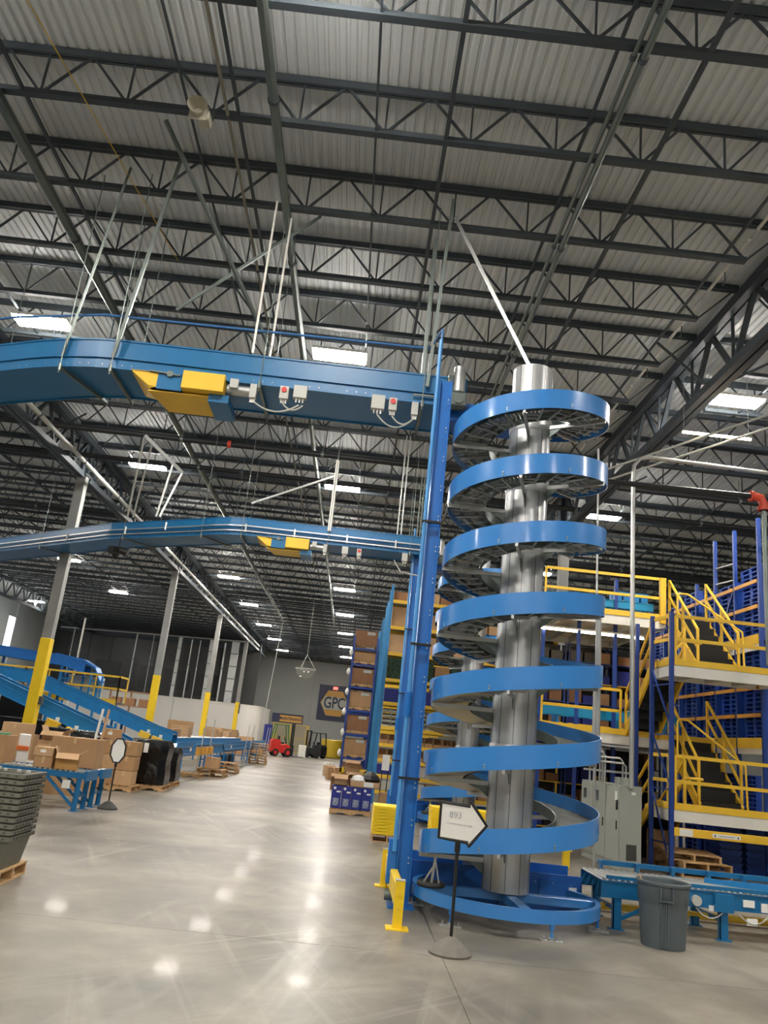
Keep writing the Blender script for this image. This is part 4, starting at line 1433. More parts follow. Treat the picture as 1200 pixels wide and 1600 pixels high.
# ================================================================== WOODEN PALLETS
def make_pallet(lab, group='wooden pallets', sx=1.2, sy=1.0):
    t = thing('wooden_pallet', lab, 'pallet', (0, 0, 0), group)
    for i in range(7):
        x = -sx / 2 + .05 + i * (sx - .1) / 6
        M().box(x - .05, x + .05, -sy / 2, sy / 2, .12, .138).build('deck_board', WOOD, t)
    for y in (-sy / 2 + .03, 0, sy / 2 - .03):
        s = M()
        prof_ = [(-sx / 2, .018), (-.38, .018), (-.36, .055), (-.16, .055), (-.14, .018), (.14, .018), (.16, .055), (.36, .055), (.38, .018), (sx / 2, .018), (sx / 2, .12), (-sx / 2, .12)]
        s.prism(prof_, 'y', y - .02, y + .02)
        s.build('stringer', WOOD, t)
    for x in (-sx / 2 + .05, 0, sx / 2 - .05):
        M().box(x - .05, x + .05, -sy / 2, sy / 2, 0, .018).build('bottom_board', WOOD, t)
    return t


pal0 = make_pallet('wooden pallet, lowest of the three stacked under the lower landing')
pal0.location = (7.1, 16.75, 0)
pal0.rotation_euler.z = PI / 2


def pallet(x, y, z, rz, lab, group='wooden pallets'):
    return dup(pal0, (x, y, z), rz, lab, group)


pallet(7.05, 16.7, .14, .1, 'wooden pallet, middle of the three stacked under the lower landing').rotation_euler.z = PI / 2 + .08
pallet(6.98, 16.75, .28, 0, 'wooden pallet, crooked topmost of the three stacked under the lower landing').rotation_euler = (.0, .0, PI / 2 - .2)


# ================================================================== CARTONS
def carton(x, y, z, sx, sy, sz, lab, rz=0, m_=None, group=None, tape=True, label=None, open_=False, name='cardboard_box'):
    """x,y centre of the base, z its height"""
    m_ = m_ or random.choice((CARD, CARD2, CARD3))
    t = thing(name, lab, 'box', (0, 0, 0), group)
    if open_:
        e = .012
        b = M().box(-sx / 2, sx / 2, -sy / 2, -sy / 2 + e, 0, sz).box(-sx / 2, sx / 2, sy / 2 - e, sy / 2, 0, sz).box(-sx / 2, -sx / 2 + e, -sy / 2, sy / 2, 0, sz)
        b.box(sx / 2 - e, sx / 2, -sy / 2, sy / 2, 0, sz).box(-sx / 2, sx / 2, -sy / 2, sy / 2, 0, e)
        b.build('box_body', m_, t)
        f = M()
        f.add([(-sx / 2, -sy / 2, sz), (sx / 2, -sy / 2, sz), (sx / 2, -sy / 2 - sy * .25, sz - .1), (-sx / 2, -sy / 2 - sy * .25, sz - .1), (-sx / 2, -sy / 2, sz + .008), (sx / 2, -sy / 2, sz + .008), (sx / 2, -sy / 2 - sy * .25, sz - .092), (-sx / 2, -sy / 2 - sy * .25, sz - .092)],
              [(0, 1, 2, 3), (7, 6, 5, 4), (0, 4, 5, 1), (1, 5, 6, 2), (2, 6, 7, 3), (3, 7, 4, 0)])
        f.build('flap', CARD2, t)
        M().bar((sx / 2, 0, sz), (sx / 2 + sx * .3, 0, sz + .08), sy * .9, .008).build('flap', CARD2, t)
        M().bar((-sx / 2, 0, sz), (-sx / 2 - .05, 0, sz + .12), sy * .9, .008).build('flap', CARD2, t)
    else:
        M().box(-sx / 2, sx / 2, -sy / 2, sy / 2, 0, sz).build('box_body', m_, t, bev=.006)
        if tape:
            M().box(-.025, .025, -sy / 2 - .002, sy / 2 + .002, sz - .12, sz + .002).build('tape', TAPE, t)
    if label:
        M().box(-sx * .16, sx * .12, -sy / 2 - .004, -sy / 2, sz * .4, sz * .7).build('paper_label', PAPER, t, label='white paper label')
    t.location = (x, y, z)
    t.rotation_euler.z = rz
    return t


carton(6.75, 17.6, .0, .45, .4, .35, 'brown carton behind the stacked pallets under the lower landing, lower one', m_=CARD3)
carton(6.75, 17.6, .36, .45, .4, .35, 'brown carton behind the stacked pallets under the lower landing, upper one', m_=CARD)


# ================================================================== YELLOW PLASTIC STACKS
def yellow_stack(x, y, nl, lab, sx=.62, sy=.8, grp='yellow plastic pallets'):
    pallet(x, y, 0, PI / 2 if sx < .7 else 0, 'wooden pallet under the ' + lab).scale = (sy / 1.2 if sx < .7 else sx / 1.2, sx / 1.0 if sx < .7 else sy, 1)
    for k in range(nl):
        t = thing('yellow_tray', 'moulded yellow plastic tray in the ' + lab, 'tray', (x, y, .14 + k * .058), grp + ' in the ' + lab)
        z = .14 + k * .058
        M().box(x - sx / 2 + .012, x + sx / 2 - .012, y - sy / 2 + .012, y + sy / 2 - .012, z, z + .057).box(x - sx / 2, x + sx / 2, y - sy / 2, y + sy / 2, z + .03, z + .056).build('tray_body', YPL, t)
        hd = M()
        for q in (-1, 1):
            pp = [(x + q * sx * .22 + sx * .15 * math.cos(a), z + .005 + .05 * math.sin(a)) for a in [PI * i / 6 for i in range(7)]]
            hd.prism(pp, 'y', y - sy / 2 - .028, y - sy / 2)
        hd.build('arched_grips', YPL, t, kind='stuff')


yellow_stack(.98, 17.0, 9, 'stack left of the near blue mast')
yellow_stack(2.3, 18.2, 9, 'stack seen between mast and arrow sign', .7, .7)
yellow_stack(2.95, 17.4, 10, 'stack right of the arrow sign behind the spiral', .6, .7)
t = thing('guard_rail', 'yellow barrier on posts seen low behind the spiral', 'guard rail', (3.0, 15.5, 0))
M().box(2.6, 4.3, 15.45, 15.55, .3, .42).build('rail', BYEL, t, bev=.01)
for x in (2.7, 4.2):
    M().box(x - .06, x + .06, 15.44, 15.56, 0, .5).build('post', BYEL, t, bev=.01)

# blue printed cartons on a pallet
pallet(.27, 21.95, 0, 0, 'wooden pallet under the four blue printed cartons').scale = (.9, .7, 1)
for i in range(4):
    x = -.13 + i * .26
    t = thing('blue_carton', '%s blue printed carton from the left on the small pallet' % ORD[i], 'box', (x, 21.9, .14), 'blue printed cartons')
    M().box(x - .125, x + .125, 21.65, 22.15, .14, .68).build('box_body', BBOX, t, bev=.005)
    M().box(x - .08, x + .07, 21.646, 21.65, .2, .38).build('picture_panel', mat('print_grey', '#8b93a8', .5, var=.6, scale=25), t)
    M().cyl((x - .05, 21.65, .62), (x - .05, 21.645, .62), .035, 12).build('round_mark', PAPER, t)
    M().box(x + .0, x + .1, 21.646, 21.65, .52, .56).build('white_print', PAPER, t)
carton(-.05, 22.0, .69, .35, .5, .26, 'open brown carton standing on the blue printed cartons', m_=CARD2, open_=True)
t = thing('parts_tray', 'white and brown tray of crumpled paper on the blue cartons', 'tray', (.45, 21.95, .69))
M().box(.18, .98, 21.7, 22.2, .69, .71).box(.18, .2, 21.7, 22.2, .7, .86).box(.96, .98, 21.7, 22.2, .7, .86).box(.18, .98, 21.7, 21.72, .7, .84).box(.18, .98, 22.18, 22.2, .7, .86).build('tray', CARD2, t)
M().lathe([(.02, .98), (.15, .95), (.22, .86), (.2, .74)], (.4, 21.95), 9).build('crumpled_paper', PAPER, t)
M().box(.55, .8, 21.69, 21.7, .71, .83).build('white_sheet', PAPER, t)
M().lathe([(.02, 1.1), (.1, 1.08), (.2, 1.0), (.26, .9), (.2, .8)], (.72, 22.0), 8).build('black_cloth', BLACK)
tag(bpy.data.objects['black_cloth'], 'crumpled black cloth on top of the paper tray', 'cloth')
M().box(.98, 1.3, 21.8, 22.3, 0, .6).build('brown_carton', CARD, None, bev=.01)
tag(bpy.data.objects['brown_carton'], 'plain brown carton right beside the blue printed cartons', 'box')
# small stand with tall sticks
t = thing('sign_stand', 'group of dark rods with a white card in front of the tall yellow-beamed rack', 'sign stand', (1.25, 22.5, 0))
for k in range(4):
    M().cyl((1.0 + k * .16, 22.5, 0), (1.03 + k * .16, 22.5, 1.5 - .1 * (k % 2)), .014, 6).build('rod', BTRIM, t)
M().box(1.0, 1.2, 22.46, 22.48, 1.15, 1.55).build('white_card', PAPER, t)
M().box(.95, 1.6, 22.4, 22.6, 0, .05).build('base', BTRIM, t)

# ================================================================== TALL YELLOW-BEAMED RACK
RX0 = .97
RZ = [.42, .9, 1.38, 1.85, 2.38, 3.15, 3.9, 4.75, 5.62, 6.5]


def rack_frame(x, y0, y1, top, lab, mt=TEAL, group='blue rack end frames', lace=True):
    t = thing('pallet_rack', lab, 'rack', (x, y0, 0), group)
    for y in (y0, y1):
        M().box(x - .045, x + .045, y - .035, y + .035, .01, top).build('upright', mt, t)
        M().box(x - .07, x + .07, y - .06, y + .06, 0, .012).build('foot_plate', mt, t)
    z = .3
    s = 0
    while z < top - .7:
        M().bar((x, y0 if s else y1, z), (x, y1 if s else y0, z + .7), .03).build('lacing_bar', mt, t)
        z += .75
        s = 1 - s
    return t


rack_frame(RX0, 26.5, 27.6, 7.0, 'nearest blue end frame of the yellow-beamed rack')
rack_frame(RX0 + 2.75, 26.5, 27.6, 7.0, 'second blue frame of the yellow-beamed rack behind the spiral')
rack_frame(RX0 + 5.5, 26.5, 27.6, 7.0, 'third blue frame of the yellow-beamed rack behind the spiral')
t = thing('rack_shelving', 'yellow beams and shelves of the tall rack facing the aisle mouth', 'shelf', (RX0, 26.5, 0))
for b in (0, 1):
    for z in RZ:
        x0 = RX0 + .05 + b * 2.75
        M().box(x0, x0 + 2.65, 26.44, 26.5, z - .11, z).build('beam', YEL, t)
        M().box(x0, x0 + 2.65, 27.6, 27.66, z - .11, z).build('beam', YEL, t)
        M().box(x0, x0 + 2.65, 26.5, 27.6, z - .02, z).build('shelf_deck', GSTEEL, t)
SN = ['lowest', 'second', 'third', 'fourth', 'fifth', 'sixth', 'seventh', 'eighth', 'ninth', 'top']


def sbox(x0, w_, z, h, lev, kx, m_, nm='cardboard_box', cat='box', desc='carton'):
    lab = '%s, %s shelf of yellow-beamed rack, %s from left post' % (desc, SN[lev], ORD[kx])
    b = M().box(x0, x0 + w_ - .015, 26.52, 27.1, z + .003, z + h).build(nm, m_, None, bev=.006)
    tag(b, lab, cat, 'boxes on the yellow-beamed rack')
    return b


def parts_bin(x0, w_, z, h, lev, kx, row=0):
    e = .012
    b = M().box(x0, x0 + w_ - .01, 26.5, 27.0, z, z + e).box(x0, x0 + e, 26.5, 27, z, z + h).box(x0 + w_ - .01 - e, x0 + w_ - .01, 26.5, 27, z, z + h)
    b.box(x0, x0 + w_ - .01, 26.98, 27, z, z + h).box(x0, x0 + w_ - .01, 26.49, 26.5, z, z + h * .4)
    b = b.build('parts_bin', CARD if lev < 4 else LGREY, None)
    tag(b, 'open pick bin, %s shelf of yellow-beamed rack,%s %s from left post' % (SN[lev], ' %s row up,' % ORD[row] if row else '', ORD[kx]), 'bin', 'pick bins on the yellow-beamed rack')


for bay in (0, 1):
    xs = RX0 + .06 + bay * 2.75
    o5 = bay * 9
    for lev in (2, 3):
        for k in range(9):
            parts_bin(xs + k * .29, .28, RZ[lev], .3, lev, k + o5)
    for rw in range(4 if bay == 0 else 3):
        for k in range(9):
            parts_bin(xs + k * .29, .28, RZ[4] + rw * .15, .13, 4, k + o5, rw + 1)
    x = xs
    for k in range(5):
        sbox(x, .5, RZ[5], .42 + .1 * (k % 2), 5, k + bay * 5, [BBOX, GRN][k % 2], desc=['blue printed carton', 'green and dark printed carton'][k % 2])
        sbox(x, .5, RZ[6], .55 if k % 2 else .68, 6, k + bay * 5, [GRN, CARD][k % 2], desc=['green dark carton', 'brown carton'][k % 2])
        sbox(x, .5, RZ[7], .6 if k != 1 else .7, 7, k + bay * 5, [CARD2, CARD3][k % 2], desc=['pale tall carton', 'dark brown tall carton'][k % 2])
        sbox(x, .5, RZ[8], [.65, .35, .5, .4, .6][k], 8, k + bay * 5, [CARD, CARD2, CARD][k % 3], desc='brown carton')
        sbox(x, .5, RZ[9], [.3, .4, .35, .25, .4][k], 9, k + bay * 5, [CARD3, CARD, CARD2][k % 3], desc='brown carton')
        sbox(x, .5, RZ[1], [.3, .25, .35, .3, .28][k], 1, k + bay * 5, [BBOX, CARD3, LGREY][k % 3], desc=['blue printed carton', 'dark brown carton', 'grey carton'][k % 3])
        sbox(x, .5, RZ[0], .3, 0, k + bay * 5, [LGREY, CARD][k % 2], desc=['grey carton', 'brown carton'][k % 2])
        x += .53
# rows behind: end frames one after another along the aisle
k = 0
y = 29.4
while y < 46:
    rack_frame(RX0, y, y + 1.1, 6.9, '%s blue rack end frame behind the nearest, along the right of the aisle' % ORD[min(k, 19)])
    if k < 4:
        t = thing('rack_shelving', 'yellow beams of the %s rack row behind the yellow-beamed one' % ORD[k], 'shelf', (RX0, y, 0), 'rear rack shelving')
        for z in RZ[3:]:
            M().box(RX0 + .05, RX0 + 2.7, y - .06, y, z - .11, z).build('beam', YEL, t)
            M().box(RX0 + .05, RX0 + 2.7, y, y + 1.1, z - .02, z).build('shelf_deck', GSTEEL, t)
    k += 1
    y += 4.2

# dark blue pallet rack standing into the aisle
bays = [(34.0, 35.2), (37.4, 38.6), (41.0, 42.2)]
for q, (y0, y1) in enumerate(bays):
    for x in (-.16, .84):
        rack_frame(x, y0, y1, 6.1, '%s navy frame of the pallet rack jutting into the aisle, %s side' % (ORD[q], 'left' if x < 0 else 'right'), NAVY, 'navy pallet rack frames')
t = thing('rack_shelving', 'dark cross beams of the navy pallet rack in the aisle', 'shelf', (-.16, 34, 0))
PZ = [1.15, 2.1, 3.05, 4.0, 4.95, 5.6]
for y0, y1 in bays:
    for z in PZ:
        M().box(-.12, .8, y0 - .05, y0, z - .09, z).build('beam', NAVY, t)
        M().box(-.12, .8, y1, y1 + .05, z - .09, z).build('beam', NAVY, t)
        M().box(-.16 - .03, -.16 + .03, y0, y1, z - .09, z - .02).build('side_tie', NAVY, t)
n = 0
for q, (y0, y1) in enumerate(bays):
    for lv, z in enumerate([0.0] + PZ):
        if lv == 0 and q == 0:
            pass
        p = pallet(.34, y0 + .6, z, 0, 'wooden pallet on level %s of the navy rack, %s bay' % (ORD[lv], ORD[q]), 'pallets in the navy rack')
        p.scale = (.86, 1.0, 1)
        b = carton(.34, y0 + .6, z + .14, .98, .98, .62, 'stretch-wrapped carton load on the %s level of the navy rack, %s bay from the camera' % (ORD[lv], ORD[q]), m_=[CARD3, CARD][lv % 2], group='wrapped loads in the navy rack')
        M().box(.18, .48, y0 + .1, y0 + .11, z + .2, z + .7).build('dark_window', CARD3 if lv % 2 else mat('dark_card', '#5e4430', .7)).parent = b
        b.children[-1].location = (-.34, -y0 - .6, -z - .14)
        M().box(-.14, .2, y0 + .09, y0 + .1, z + .6, z + .72).build('wrap_fold', LGREY).parent = b
        b.children[-1].location = (-.34 + .5, -y0 - .6, -z - .14)
t = thing('rack_guard', 'yellow end guard at the foot of the navy pallet rack', 'guard rail', (.35, 33.5, 0))
M().box(-.2, .9, 33.4, 33.5, .55, .75).build('rail', BYEL, t, bev=.01)
M().box(-.2, -.1, 33.4, 33.55, 0, .75).box(.8, .9, 33.4, 33.55, 0, .75).build('posts', BYEL, t)
for k, (x, y, s, lb) in enumerate(((-.2, 31.5, .5, 'open brown carton leaning at the foot of the navy rack'), (.35, 31.8, .6, 'dark brown open carton in front of the navy rack'), (-.5, 38.5, .55, 'brown carton left of the navy rack foot'), (-.75, 42, .5, 'pale carton left of the navy rack further back'), (-.9, 47, .5, 'small pale carton at the edge of the aisle'))):
    carton(x, y, 0 if k != 1 else 0, s, s, s * (1.0 if k > 1 else 1.15), lb, rz=.1 * k, open_=k < 2, m_=[CARD3, CARD3, CARD, CARD2, WHITE][k])
carton(.3, 31.8, .7, .55, .5, .4, 'brown carton stacked on the dark one before the navy rack', m_=CARD, open_=True)
for k in range(6):
    t = thing('wrap_bundle', '%s white plastic bundle from below, hanging on the left of the navy rack' % ORD[k], 'plastic wrap', (-.3, 35, 1.2 + k * .8), 'plastic bundles on the navy rack')
    z = 1.3 + k * .82
    M().lathe([(.02, z - .15), (.08, z - .08), (.1, z), (.06, z + .1), (.02, z + .15)], (-.27 + .03 * (k % 2), 34.0), 7).build('bundle', PAPER, t)

# ================================================================== FAR WALL: SIGN, CAGE, FORKLIFTS
t = thing('wall_sign', 'navy square wall sign with gold hexagon reading GPC', 'sign', (-1.9, 93.9, 5.6))
M().box(-3.84, .0, 93.78, 93.9, 3.7, 7.6).build('sign_board', NAVYS, t)
cx_, cz_ = -1.95, 5.6
hexo = [(cx_ - 1.62, cz_), (cx_ - .85, cz_ + 1.4), (cx_ + .85, cz_ + 1.4), (cx_ + 1.62, cz_), (cx_ + .85, cz_ - 1.4), (cx_ - .85, cz_ - 1.4)]
M().prism(hexo, 'y', 93.74, 93.78).build('gold_hexagon', GOLD, t)
M().prism([(cx_ - 1.5, cz_), (cx_ - 1.15, cz_ + .72), (cx_ + 1.15, cz_ + .72), (cx_ + 1.5, cz_), (cx_ + 1.15, cz_ - .72), (cx_ - 1.15, cz_ - .72)], 'y', 93.72, 93.74).build('grey_band', SGREY, t)
text('GPC', 1.75, (cx_, 93.7, cz_), (PI / 2, 0, 0), NAVYS, t, 'lettering', .01, .72, .03)
t = thing('exit_sign', 'small red glowing exit sign above the GPC board', 'exit sign', (-2, 93.8, 7.3))
M().box(-2.25, -1.75, 93.6, 93.72, 7.15, 7.45).build('sign_body', REDL, t)
# maintenance cage
t = thing('maintenance_cage', 'yellow mesh cage with MAINTENANCE sign by the far wall', 'cage', (-5.5, 80, 0))
for x in (-7.2, -5.6, -4.0):
    M().box(x - .06, x + .06, 79.94, 80.06, 0, 2.7).build('post', mat('dull_yellow', '#c3a74a', .5, var=.1), t)
    M().box(x - .06, x + .06, 82.9, 83.0, 0, 2.7).build('post', mat('dull_yellow', ''), t)
M().box(-7.4, -3.9, 79.9, 80.0, 2.6, 2.7).box(-7.2, -4, 79.95, 80, .1, .16).box(-7.2, -4, 79.95, 80, 1.4, 1.46).build('cage_rail', mat('dull_yellow', ''), t)
ms_ = M()
for i in range(32):
    ms_.box(-7.2 + i * .1, -7.19 + i * .1, 79.98, 79.99, .1, 2.6)
for i in range(25):
    ms_.box(-7.2, -4.0, 79.98, 79.99, .1 + i * .1, .11 + i * .1)
ms_.build('wire_mesh', mat('dull_yellow', ''), t, kind='stuff')
sb = M().box(-7.5, -4.5, 79.8, 79.86, 2.75, 3.6).build('sign_board', NAVYS, t)
M().box(-6.75, -4.6, 79.77, 79.8, 2.85, 3.45).build('sign_band', GOLD, sb)
text('MAINTENANCE', .42, (-5.68, 79.75, 3.15), (PI / 2, 0, 0), NAVYS, t, 'lettering', .01, .72, .01)
M().box(-8.15, -7.4, 80.2, 80.3, 0, 2.45).build('blue_screen', BBOX)
tag(bpy.data.objects['blue_screen'], 'dark blue screen between the white partition and the cage', 'screen')
M().cyl((-.0, 85, 0), (-.0, 85, 3.2), .05, 6).cyl((0, 85, 3.2), (1.6, 85, 3.2), .05, 6).cyl((0, 85, 1.8), (1.6, 85, 1.8), .04, 6).build('pipe_frame', mat('dull_yellow', ''))
tag(bpy.data.objects['pipe_frame'], 'slim yellow pipe frame near the far wall beside the rack', 'frame')
M().lathe([(.5, 0), (.95, .05), (1.0, .3), (1.0, 1.6), (.9, 1.65)], (-1.4, 78), 20).build('yellow_drum', mat('mustard_paint', '#b79a22', .5, var=.1), None, smooth=True)
tag(bpy.data.objects['yellow_drum'], 'large mustard yellow tank beside the black forklift', 'tank')


def forklift(lab, body, guard, loc, rz):
    t = thing('forklift', lab, 'forklift', (0, 0, 0), None)
    M().prism([(-.9, .25), (.55, .25), (.55, .75), (.3, .85), (-.2, .8), (-.3, 1.1), (-.85, 1.15), (-.95, .9)], 'y', -.5, .5).build('body', body, t, bev=.04)
    M().prism([(-1.0, .3), (-.85, .25), (-.8, 1.1), (-.98, 1.0)], 'y', -.48, .48).build('counterweight', body, t, bev=.04)
    M().box(-.35, .1, -.25, .25, .85, .95).box(-.42, -.3, -.25, .25, .9, 1.35).build('seat', BLACK, t, bev=.03)
    for y in (-.45, .45):
        g = M().bar((.45, y, .75), (.2, y, 2.1), .07).bar((-.85, y, 1.1), (-.7, y, 2.1), .07)
        g.build('guard_pillar', guard, t)
    og = M().box(-.75, -.68, -.5, .5, 2.06, 2.12).box(.2, .27, -.5, .5, 2.06, 2.12)
    for i in range(7):
        og.box(-.72, .25, -.48 + i * .155, -.44 + i * .155, 2.07, 2.11)
    og.build('overhead_guard', guard, t)
    for y in (-.3, .3):
        M().box(.68, .78, y - .06, y + .06, .08, 2.25).build('mast_rail', BLACK, t)
    M().box(.7, .76, -.3, .3, 2.18, 2.25).box(.78, .84, -.42, .42, .35, .42).box(.78, .84, -.42, .42, .7, .77).build('mast_crossbar', BLACK, t)
    for y in (-.25, .25):
        M().box(.84, 1.8, y - .06, y + .06, .06, .1).box(.82, .87, y - .06, y + .06, .06, .8).build('fork', DSTEEL, t)
    M().cyl((.3, 0, .8), (.15, 0, 1.25), .03, 8).tube([(.13 + .1 * math.sin(a) * .3, .17 * math.cos(a), 1.26 + .1 * math.sin(a)) for a in [i * PI / 6 for i in range(12)]], .015, 6, closed=True).build('steering_wheel', BLACK, t)
    for x, r_ in ((-.6, .25), (.4, .3)):
        for y in (-.5, .5):
            M().cyl((x, y - .08, r_), (x, y + .08, r_), r_, 20).build('wheel', BLACK, t)
            M().cyl((x, y - .085, r_), (x, y + .085, r_), r_ * .5, 12).build('wheel_hub', body, t)
    t.location = loc
    t.rotation_euler.z = rz
    return t


forklift('red forklift with green guard parked before the maintenance cage', RED, GREEN, (-5.1, 66, 0), .3).scale = (1, 1, 1.15)
forklift('black forklift parked near the far wall', BLACK, BLACK, (-2.75, 72, 0), 2.6)
M().box(-3.9, -3.3, 68, 68.6, 0, 1.0).build('white_bin', WHITE, None, bev=.03)
tag(bpy.data.objects['white_bin'], 'white carton stack between the two forklifts', 'box')
carton(-6.9, 64, .14, 1.1, 1.0, .9, 'large pale carton on a pallet left of the red forklift', m_=CARD2)
pallet(-6.9, 64, 0, 0, 'wooden pallet under the large carton left of the red forklift')

# shelving with dark goods under the decks, behind the spiral
for lv, (z0, z1) in enumerate(((0.0, 2.3), (Z2 + .02, 5.0))):
    for k in range(3):
        x = 4.45 + k * 1.3
        nm = ('ground floor', 'middle deck')[lv]
        t = thing('shelf_unit', '%s shelf unit of dark goods on the %s behind the conduit poles' % (('left', 'centre', 'right')[k], nm), 'shelf', (x, 21.6, z0))
        for px in (x, x + 1.2):
            for py in (21.6, 22.3):
                M().box(px - .02, px + .02, py - .02, py + .02, z0, z1).build('post', NAVY, t)
        M().box(x, x + 1.2, 22.3, 22.32, z0, z1).build('shade_backing', SHEETD, t)  # near-black sheet stands in for the deep shade under the decks
        for q in range(4):
            z = z0 + .25 + q * .55
            M().box(x, x + 1.2, 21.6, 22.3, z - .03, z).build('shelf', [YEL, TEAL][q % 2] if q % 2 == 0 else NAVY, t)
            for c in range(3):
                h = random.uniform(.2, .42)
                b = M().box(x + .05 + c * .38, x + .38 + c * .38, 21.65, 22.1, z, z + h).build('carton', random.choice([CARD3, CARD, SHEETD, BBOX, CARD3]), None, bev=.006)
                tag(b, '%s carton on shelf %s of the %s unit, %s' % (('left', 'middle', 'right')[c], ('one', 'two', 'three', 'four')[q], ('left', 'centre', 'right')[k], nm), 'box', 'cartons in the shelf units under the decks')

# ================================================================== LEFT FOREGROUND: GREY TOTES
pallet(-4.0, 9.62, 0, .05, 'wooden pallet under the nested grey totes at the left edge').scale = (.85, .85, 1)
for k in range(11):
    z = .14 + k * .064
    t = thing('grey_tote', ('bottom grey tote of the nested stack at the left edge' if k == 0 else 'top grey tote of the nested stack at the left edge' if k == 10 else 'grey tote, %s from the bottom of the nested stack at the left edge' % ORD[k]), 'tote', (0, 0, 0), 'nested grey totes')
    sx, sy, h = .56, .7, .34
    tp = .05
    b = M()
    b.add([(-sx / 2 + tp, -sy / 2 + tp, 0), (sx / 2 - tp, -sy / 2 + tp, 0), (sx / 2 - tp, sy / 2 - tp, 0), (-sx / 2 + tp, sy / 2 - tp, 0),
           (-sx / 2, -sy / 2, h), (sx / 2, -sy / 2, h), (sx / 2, sy / 2, h), (-sx / 2, sy / 2, h),
           (-sx / 2 + .012, -sy / 2 + .012, h), (sx / 2 - .012, -sy / 2 + .012, h), (sx / 2 - .012, sy / 2 - .012, h), (-sx / 2 + .012, sy / 2 - .012, h),
           (-sx / 2 + tp + .012, -sy / 2 + tp + .012, .012), (sx / 2 - tp - .012, -sy / 2 + tp + .012, .012), (sx / 2 - tp - .012, sy / 2 - tp - .012, .012), (-sx / 2 + tp + .012, sy / 2 - tp - .012, .012)],
          [(0, 3, 2, 1), (0, 1, 5, 4), (1, 2, 6, 5), (2, 3, 7, 6), (3, 0, 4, 7), (4, 5, 9, 8), (5, 6, 10, 9), (6, 7, 11, 10), (7, 4, 8, 11),
           (8, 9, 13, 12), (9, 10, 14, 13), (10, 11, 15, 14), (11, 8, 12, 15), (12, 13, 14, 15)])
    b.build('tote_body', TOTE, t)
    r_ = M()
    r_.ribbon([(-sx / 2, -sy / 2, 0), (sx / 2, -sy / 2, 0), (sx / 2, sy / 2, 0), (-sx / 2, sy / 2, 0)], -.025, 0, h - .045, h, closed=True)
    r_.build('rim', TOTE, t)
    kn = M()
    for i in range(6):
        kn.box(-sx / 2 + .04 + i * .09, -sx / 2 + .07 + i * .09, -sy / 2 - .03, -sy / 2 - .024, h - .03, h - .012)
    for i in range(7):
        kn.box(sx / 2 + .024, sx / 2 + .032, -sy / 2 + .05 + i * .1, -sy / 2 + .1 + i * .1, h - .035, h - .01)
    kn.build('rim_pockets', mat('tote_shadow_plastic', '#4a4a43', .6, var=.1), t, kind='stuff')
    if k in (8, 1):
        M().box(.0, .05, -sy / 2 - .031, -sy / 2 - .025, h - .03, h - .012).build('paper_label', PAPER, t)
    if k == 10:
        for i in range(9):
            M().cbox((random.uniform(-.24, .24), -sy / 2 + random.uniform(0, .65), h + .012), (.04, .05, .025), random.random()).build('lid_clip', random.choice([TOTE, LGREY]), t)
    t.location = (-3.76, 9.6, z)
    t.rotation_euler.z = .03

# ================================================================== LEFT ROLLER TABLES AND CARTONS
rt = roller_conveyor('front blue roller table ending beside the octagonal sign, at the left', -9.5, -4.95, 16.35, 16.95, .72, .12, CBLUE, GALV, .1, (-5.05, -7.0, -9.0), group='blue roller tables')
M().bar((-5.1, 16.37, .1), (-5.7, 16.37, .6), .05).build('diagonal_brace', CBLUE, rt)
M().bar((-5.1, 16.9, .1), (-5.7, 16.9, .6), .05).build('diagonal_brace', CBLUE, rt)
M().box(-4.95, -4.9, 16.3, 17.0, .56, .74).build('end_plate', CBLUE, rt)
rt2 = roller_conveyor('rear blue roller table ending beside the octagonal sign, at the left', -9.5, -4.95, 17.35, 17.95, .72, .12, CBLUE, GALV, .1, (-5.05, -7.0, -9.0), group='blue roller tables')
M().box(-4.95, -4.9, 17.3, 18.0, .56, .74).build('end_plate', CBLUE, rt2)
M().bar((-5.1, 17.4, .1), (-5.7, 17.4, .6), .05).build('diagonal_brace', CBLUE, rt2)
M().box(-5.35, -5.2, 16.33, 16.345, .4, .55).build('hanging_tag', PAPER, rt)
Z0 = .725
carton(-5.85, 16.62, Z0, .36, .3, .2, 'lower small carton under the labelled one on the front roller table', m_=CARD)
carton(-5.87, 16.62, Z0 + .205, .38, .32, .17, 'small carton with white label on the front roller table', m_=CARD2, label=True)
carton(-5.42, 16.6, Z0, .42, .38, .3, 'small open carton nearest the end of the front roller table', rz=.25, m_=mat('cardboard_golden', '#b98c50', .8, var=.1), open_=True)
carton(-5.6, 17.65, Z0, .95, .56, .58, 'large carton on the rear roller table behind the labelled box', m_=CARD)
carton(-7.0, 16.65, Z0, .8, .5, .52, 'large carton on the front roller table at the left edge', m_=CARD)
carton(-6.9, 17.65, Z0, .5, .5, .75, 'tall carton on the rear roller table at the left', m_=CARD2)
M().cbox((-6.38, 16.75, Z0 + .3), (.22, .05, .55), .1, .15).build('plastic_bag', PAPER, None, bev=.02)
tag(bpy.data.objects['plastic_bag'], 'white crumpled plastic bag with orange band beside the left cartons', 'bag')
M().cbox((-6.38, 16.72, Z0 + .3), (.225, .06, .08), .1, .15).build('orange_band', mat('orange_print', '#d86a2a', .5, var=.05), bpy.data.objects['plastic_bag'])
M().cbox((-6.9, 16.6, Z0 + .54), (.5, .3, .03), .2).build('green_packet', mat('green_pack', '#4c9a78', .5, var=.3), None)
tag(bpy.data.objects['green_packet'], 'green and white packet on top of the left edge carton', 'packet')
carton(-6.75, 19.6, 0, 1.5, 1.0, .62, 'wide brown carton on the floor behind the roller tables', m_=CARD)
